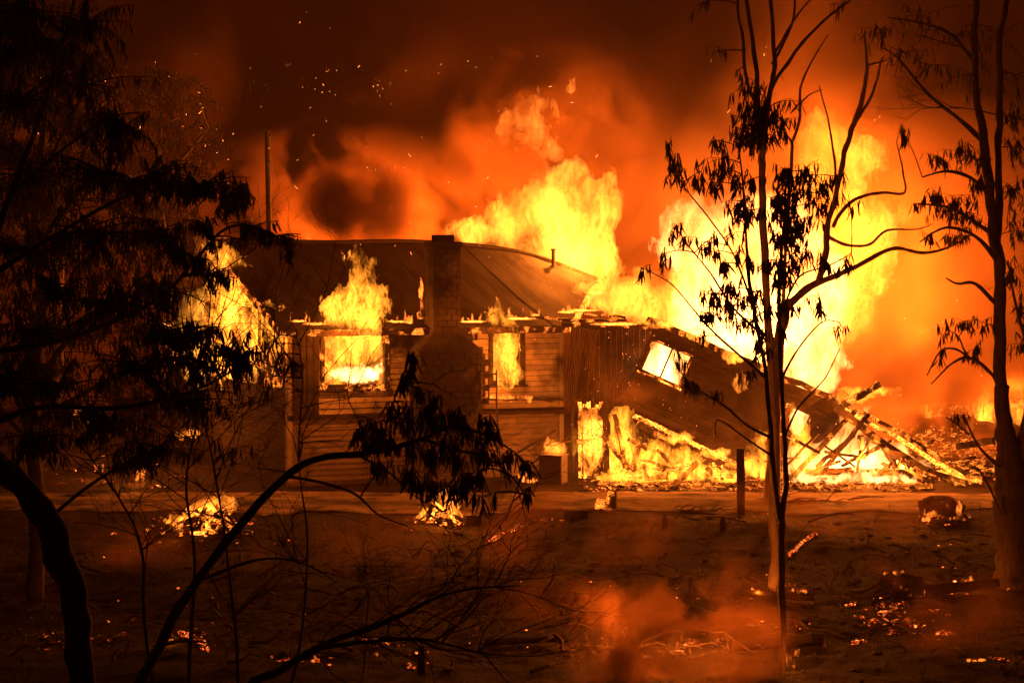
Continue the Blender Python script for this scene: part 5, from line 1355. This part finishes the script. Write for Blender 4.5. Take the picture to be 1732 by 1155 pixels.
# ------------------------------------------------------------------ smoke and air
def ball(name, c, r, mat, seg=20, label=None):
    q = MB(); n_ = 12; vs, fs = [], []
    for j in range(n_ + 1):
        a = math.pi * j / n_
        for i in range(seg):
            b_ = 2 * math.pi * i / seg; vs.append((c[0] + r[0] * math.sin(a) * math.cos(b_), c[1] + r[1] * math.sin(a) * math.sin(b_), c[2] + r[2] * math.cos(a)))
    for j in range(n_):
        for i in range(seg): fs.append((j * seg + i, (j + 1) * seg + i, (j + 1) * seg + (i + 1) % seg, j * seg + (i + 1) % seg))
    q.add(vs, fs)
    bm_ = q.mesh(name, mat)
    import bmesh
    b2 = bmesh.new(); b2.from_mesh(bm_); bmesh.ops.remove_doubles(b2, verts=b2.verts, dist=1e-4); bmesh.ops.recalc_face_normals(b2, faces=b2.faces); b2.to_mesh(bm_); b2.free()
    return tag(obj(name, bm_), kind='stuff')
flame('fireball', [(640, 470, 90, 34), (560, 480, 60, 26), (720, 470, 50, 26)], 57, FM['big'], 'flames behind the straight part of the roof ridge', rough=.8, scale=1.1, depth=.8, vox=.09, seed=140, cat='fireball', light=[(640, 395, 2200, .5), (520, 400, 1200, .5), (760, 380, 600, 1.)])
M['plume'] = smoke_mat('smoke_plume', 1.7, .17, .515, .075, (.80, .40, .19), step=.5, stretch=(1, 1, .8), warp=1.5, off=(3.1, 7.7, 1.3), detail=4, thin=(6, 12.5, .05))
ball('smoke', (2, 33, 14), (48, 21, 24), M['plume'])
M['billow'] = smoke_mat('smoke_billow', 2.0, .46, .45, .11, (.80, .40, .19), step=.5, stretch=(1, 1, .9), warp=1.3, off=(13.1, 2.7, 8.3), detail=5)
p = P(610, 335, 60.5); ball('smoke', p, (6.0, 2.8, 2.5), M['billow'])
M['puff'] = smoke_mat('dark_smoke_puff', 4.5, .75, .33, .24, (.55, .26, .12), step=.3, warp=1.2, off=(2, 12, 5), detail=4)
p = P(606, 350, 53.6); ball('smoke', p, (2.1, 1.2, 1.55), M['puff'])
p = P(930, 240, 58.5); ball('smoke', p, (3.4, 2.2, 3.2), M['billow'])
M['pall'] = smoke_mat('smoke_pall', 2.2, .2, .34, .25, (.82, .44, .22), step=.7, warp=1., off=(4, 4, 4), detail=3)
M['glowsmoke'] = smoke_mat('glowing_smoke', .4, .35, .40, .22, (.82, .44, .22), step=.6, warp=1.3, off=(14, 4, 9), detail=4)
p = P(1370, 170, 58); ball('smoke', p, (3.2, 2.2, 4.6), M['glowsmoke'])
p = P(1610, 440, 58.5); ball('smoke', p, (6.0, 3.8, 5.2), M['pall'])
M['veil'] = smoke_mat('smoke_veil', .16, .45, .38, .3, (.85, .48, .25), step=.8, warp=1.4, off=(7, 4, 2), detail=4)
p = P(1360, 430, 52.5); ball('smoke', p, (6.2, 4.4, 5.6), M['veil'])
M['drift'] = smoke_mat('smoke_drift', 2.6, 1.3, .47, .14, (.85, .44, .21), step=.35, warp=1.4, off=(1, 2, 9), detail=4)
M['wisp'] = smoke_mat('smoke_wisp', .8, .7, .48, .25, (.85, .44, .21), step=.6, warp=1.4, off=(5, 2, 9), detail=4)
p = G(1150, 1150); ball('smoke', (p.x, p.y - .2, .45), (1.5, 1.0, 1.0), M['drift'])
p = G(1070, 1165); ball('smoke', (p.x, p.y, .3), (.9, .7, .6), M['drift'])
for (px, py, up_, rx_, ry_, rz_) in ((960, 960, .6, 2.2, 1.6, .9), (1480, 1100, .5, 2.4, 1.2, .8), (465, 1030, .6, .6, .6, .8), (1600, 930, .8, 1.8, 1.2, 1.0), (930, 1080, .4, 1.4, 1., .6), (1380, 900, .5, 2.6, 1.4, .8), (700, 980, .5, 2.6, 1.4, .7), (1290, 1080, .6, 1.2, 1., .9), (240, 960, .6, 2., 1.4, .8)):
    p = G(px, py); ball('smoke', (p.x, p.y, up_), (rx_, ry_, rz_), M['wisp'])
M['thin'] = smoke_mat('thin_smoke', .3, .9, .50, .2, (.8, .5, .3), step=.35, warp=1.6, off=(5, 2, 9), detail=4)
p = P(1070, 620, 45.3); ball('smoke', p, (1.2, .6, 1.3), M['thin'])
p = P(1590, 700, 49); ball('smoke', p, (3.4, 2.2, 1.5), M['wisp'])

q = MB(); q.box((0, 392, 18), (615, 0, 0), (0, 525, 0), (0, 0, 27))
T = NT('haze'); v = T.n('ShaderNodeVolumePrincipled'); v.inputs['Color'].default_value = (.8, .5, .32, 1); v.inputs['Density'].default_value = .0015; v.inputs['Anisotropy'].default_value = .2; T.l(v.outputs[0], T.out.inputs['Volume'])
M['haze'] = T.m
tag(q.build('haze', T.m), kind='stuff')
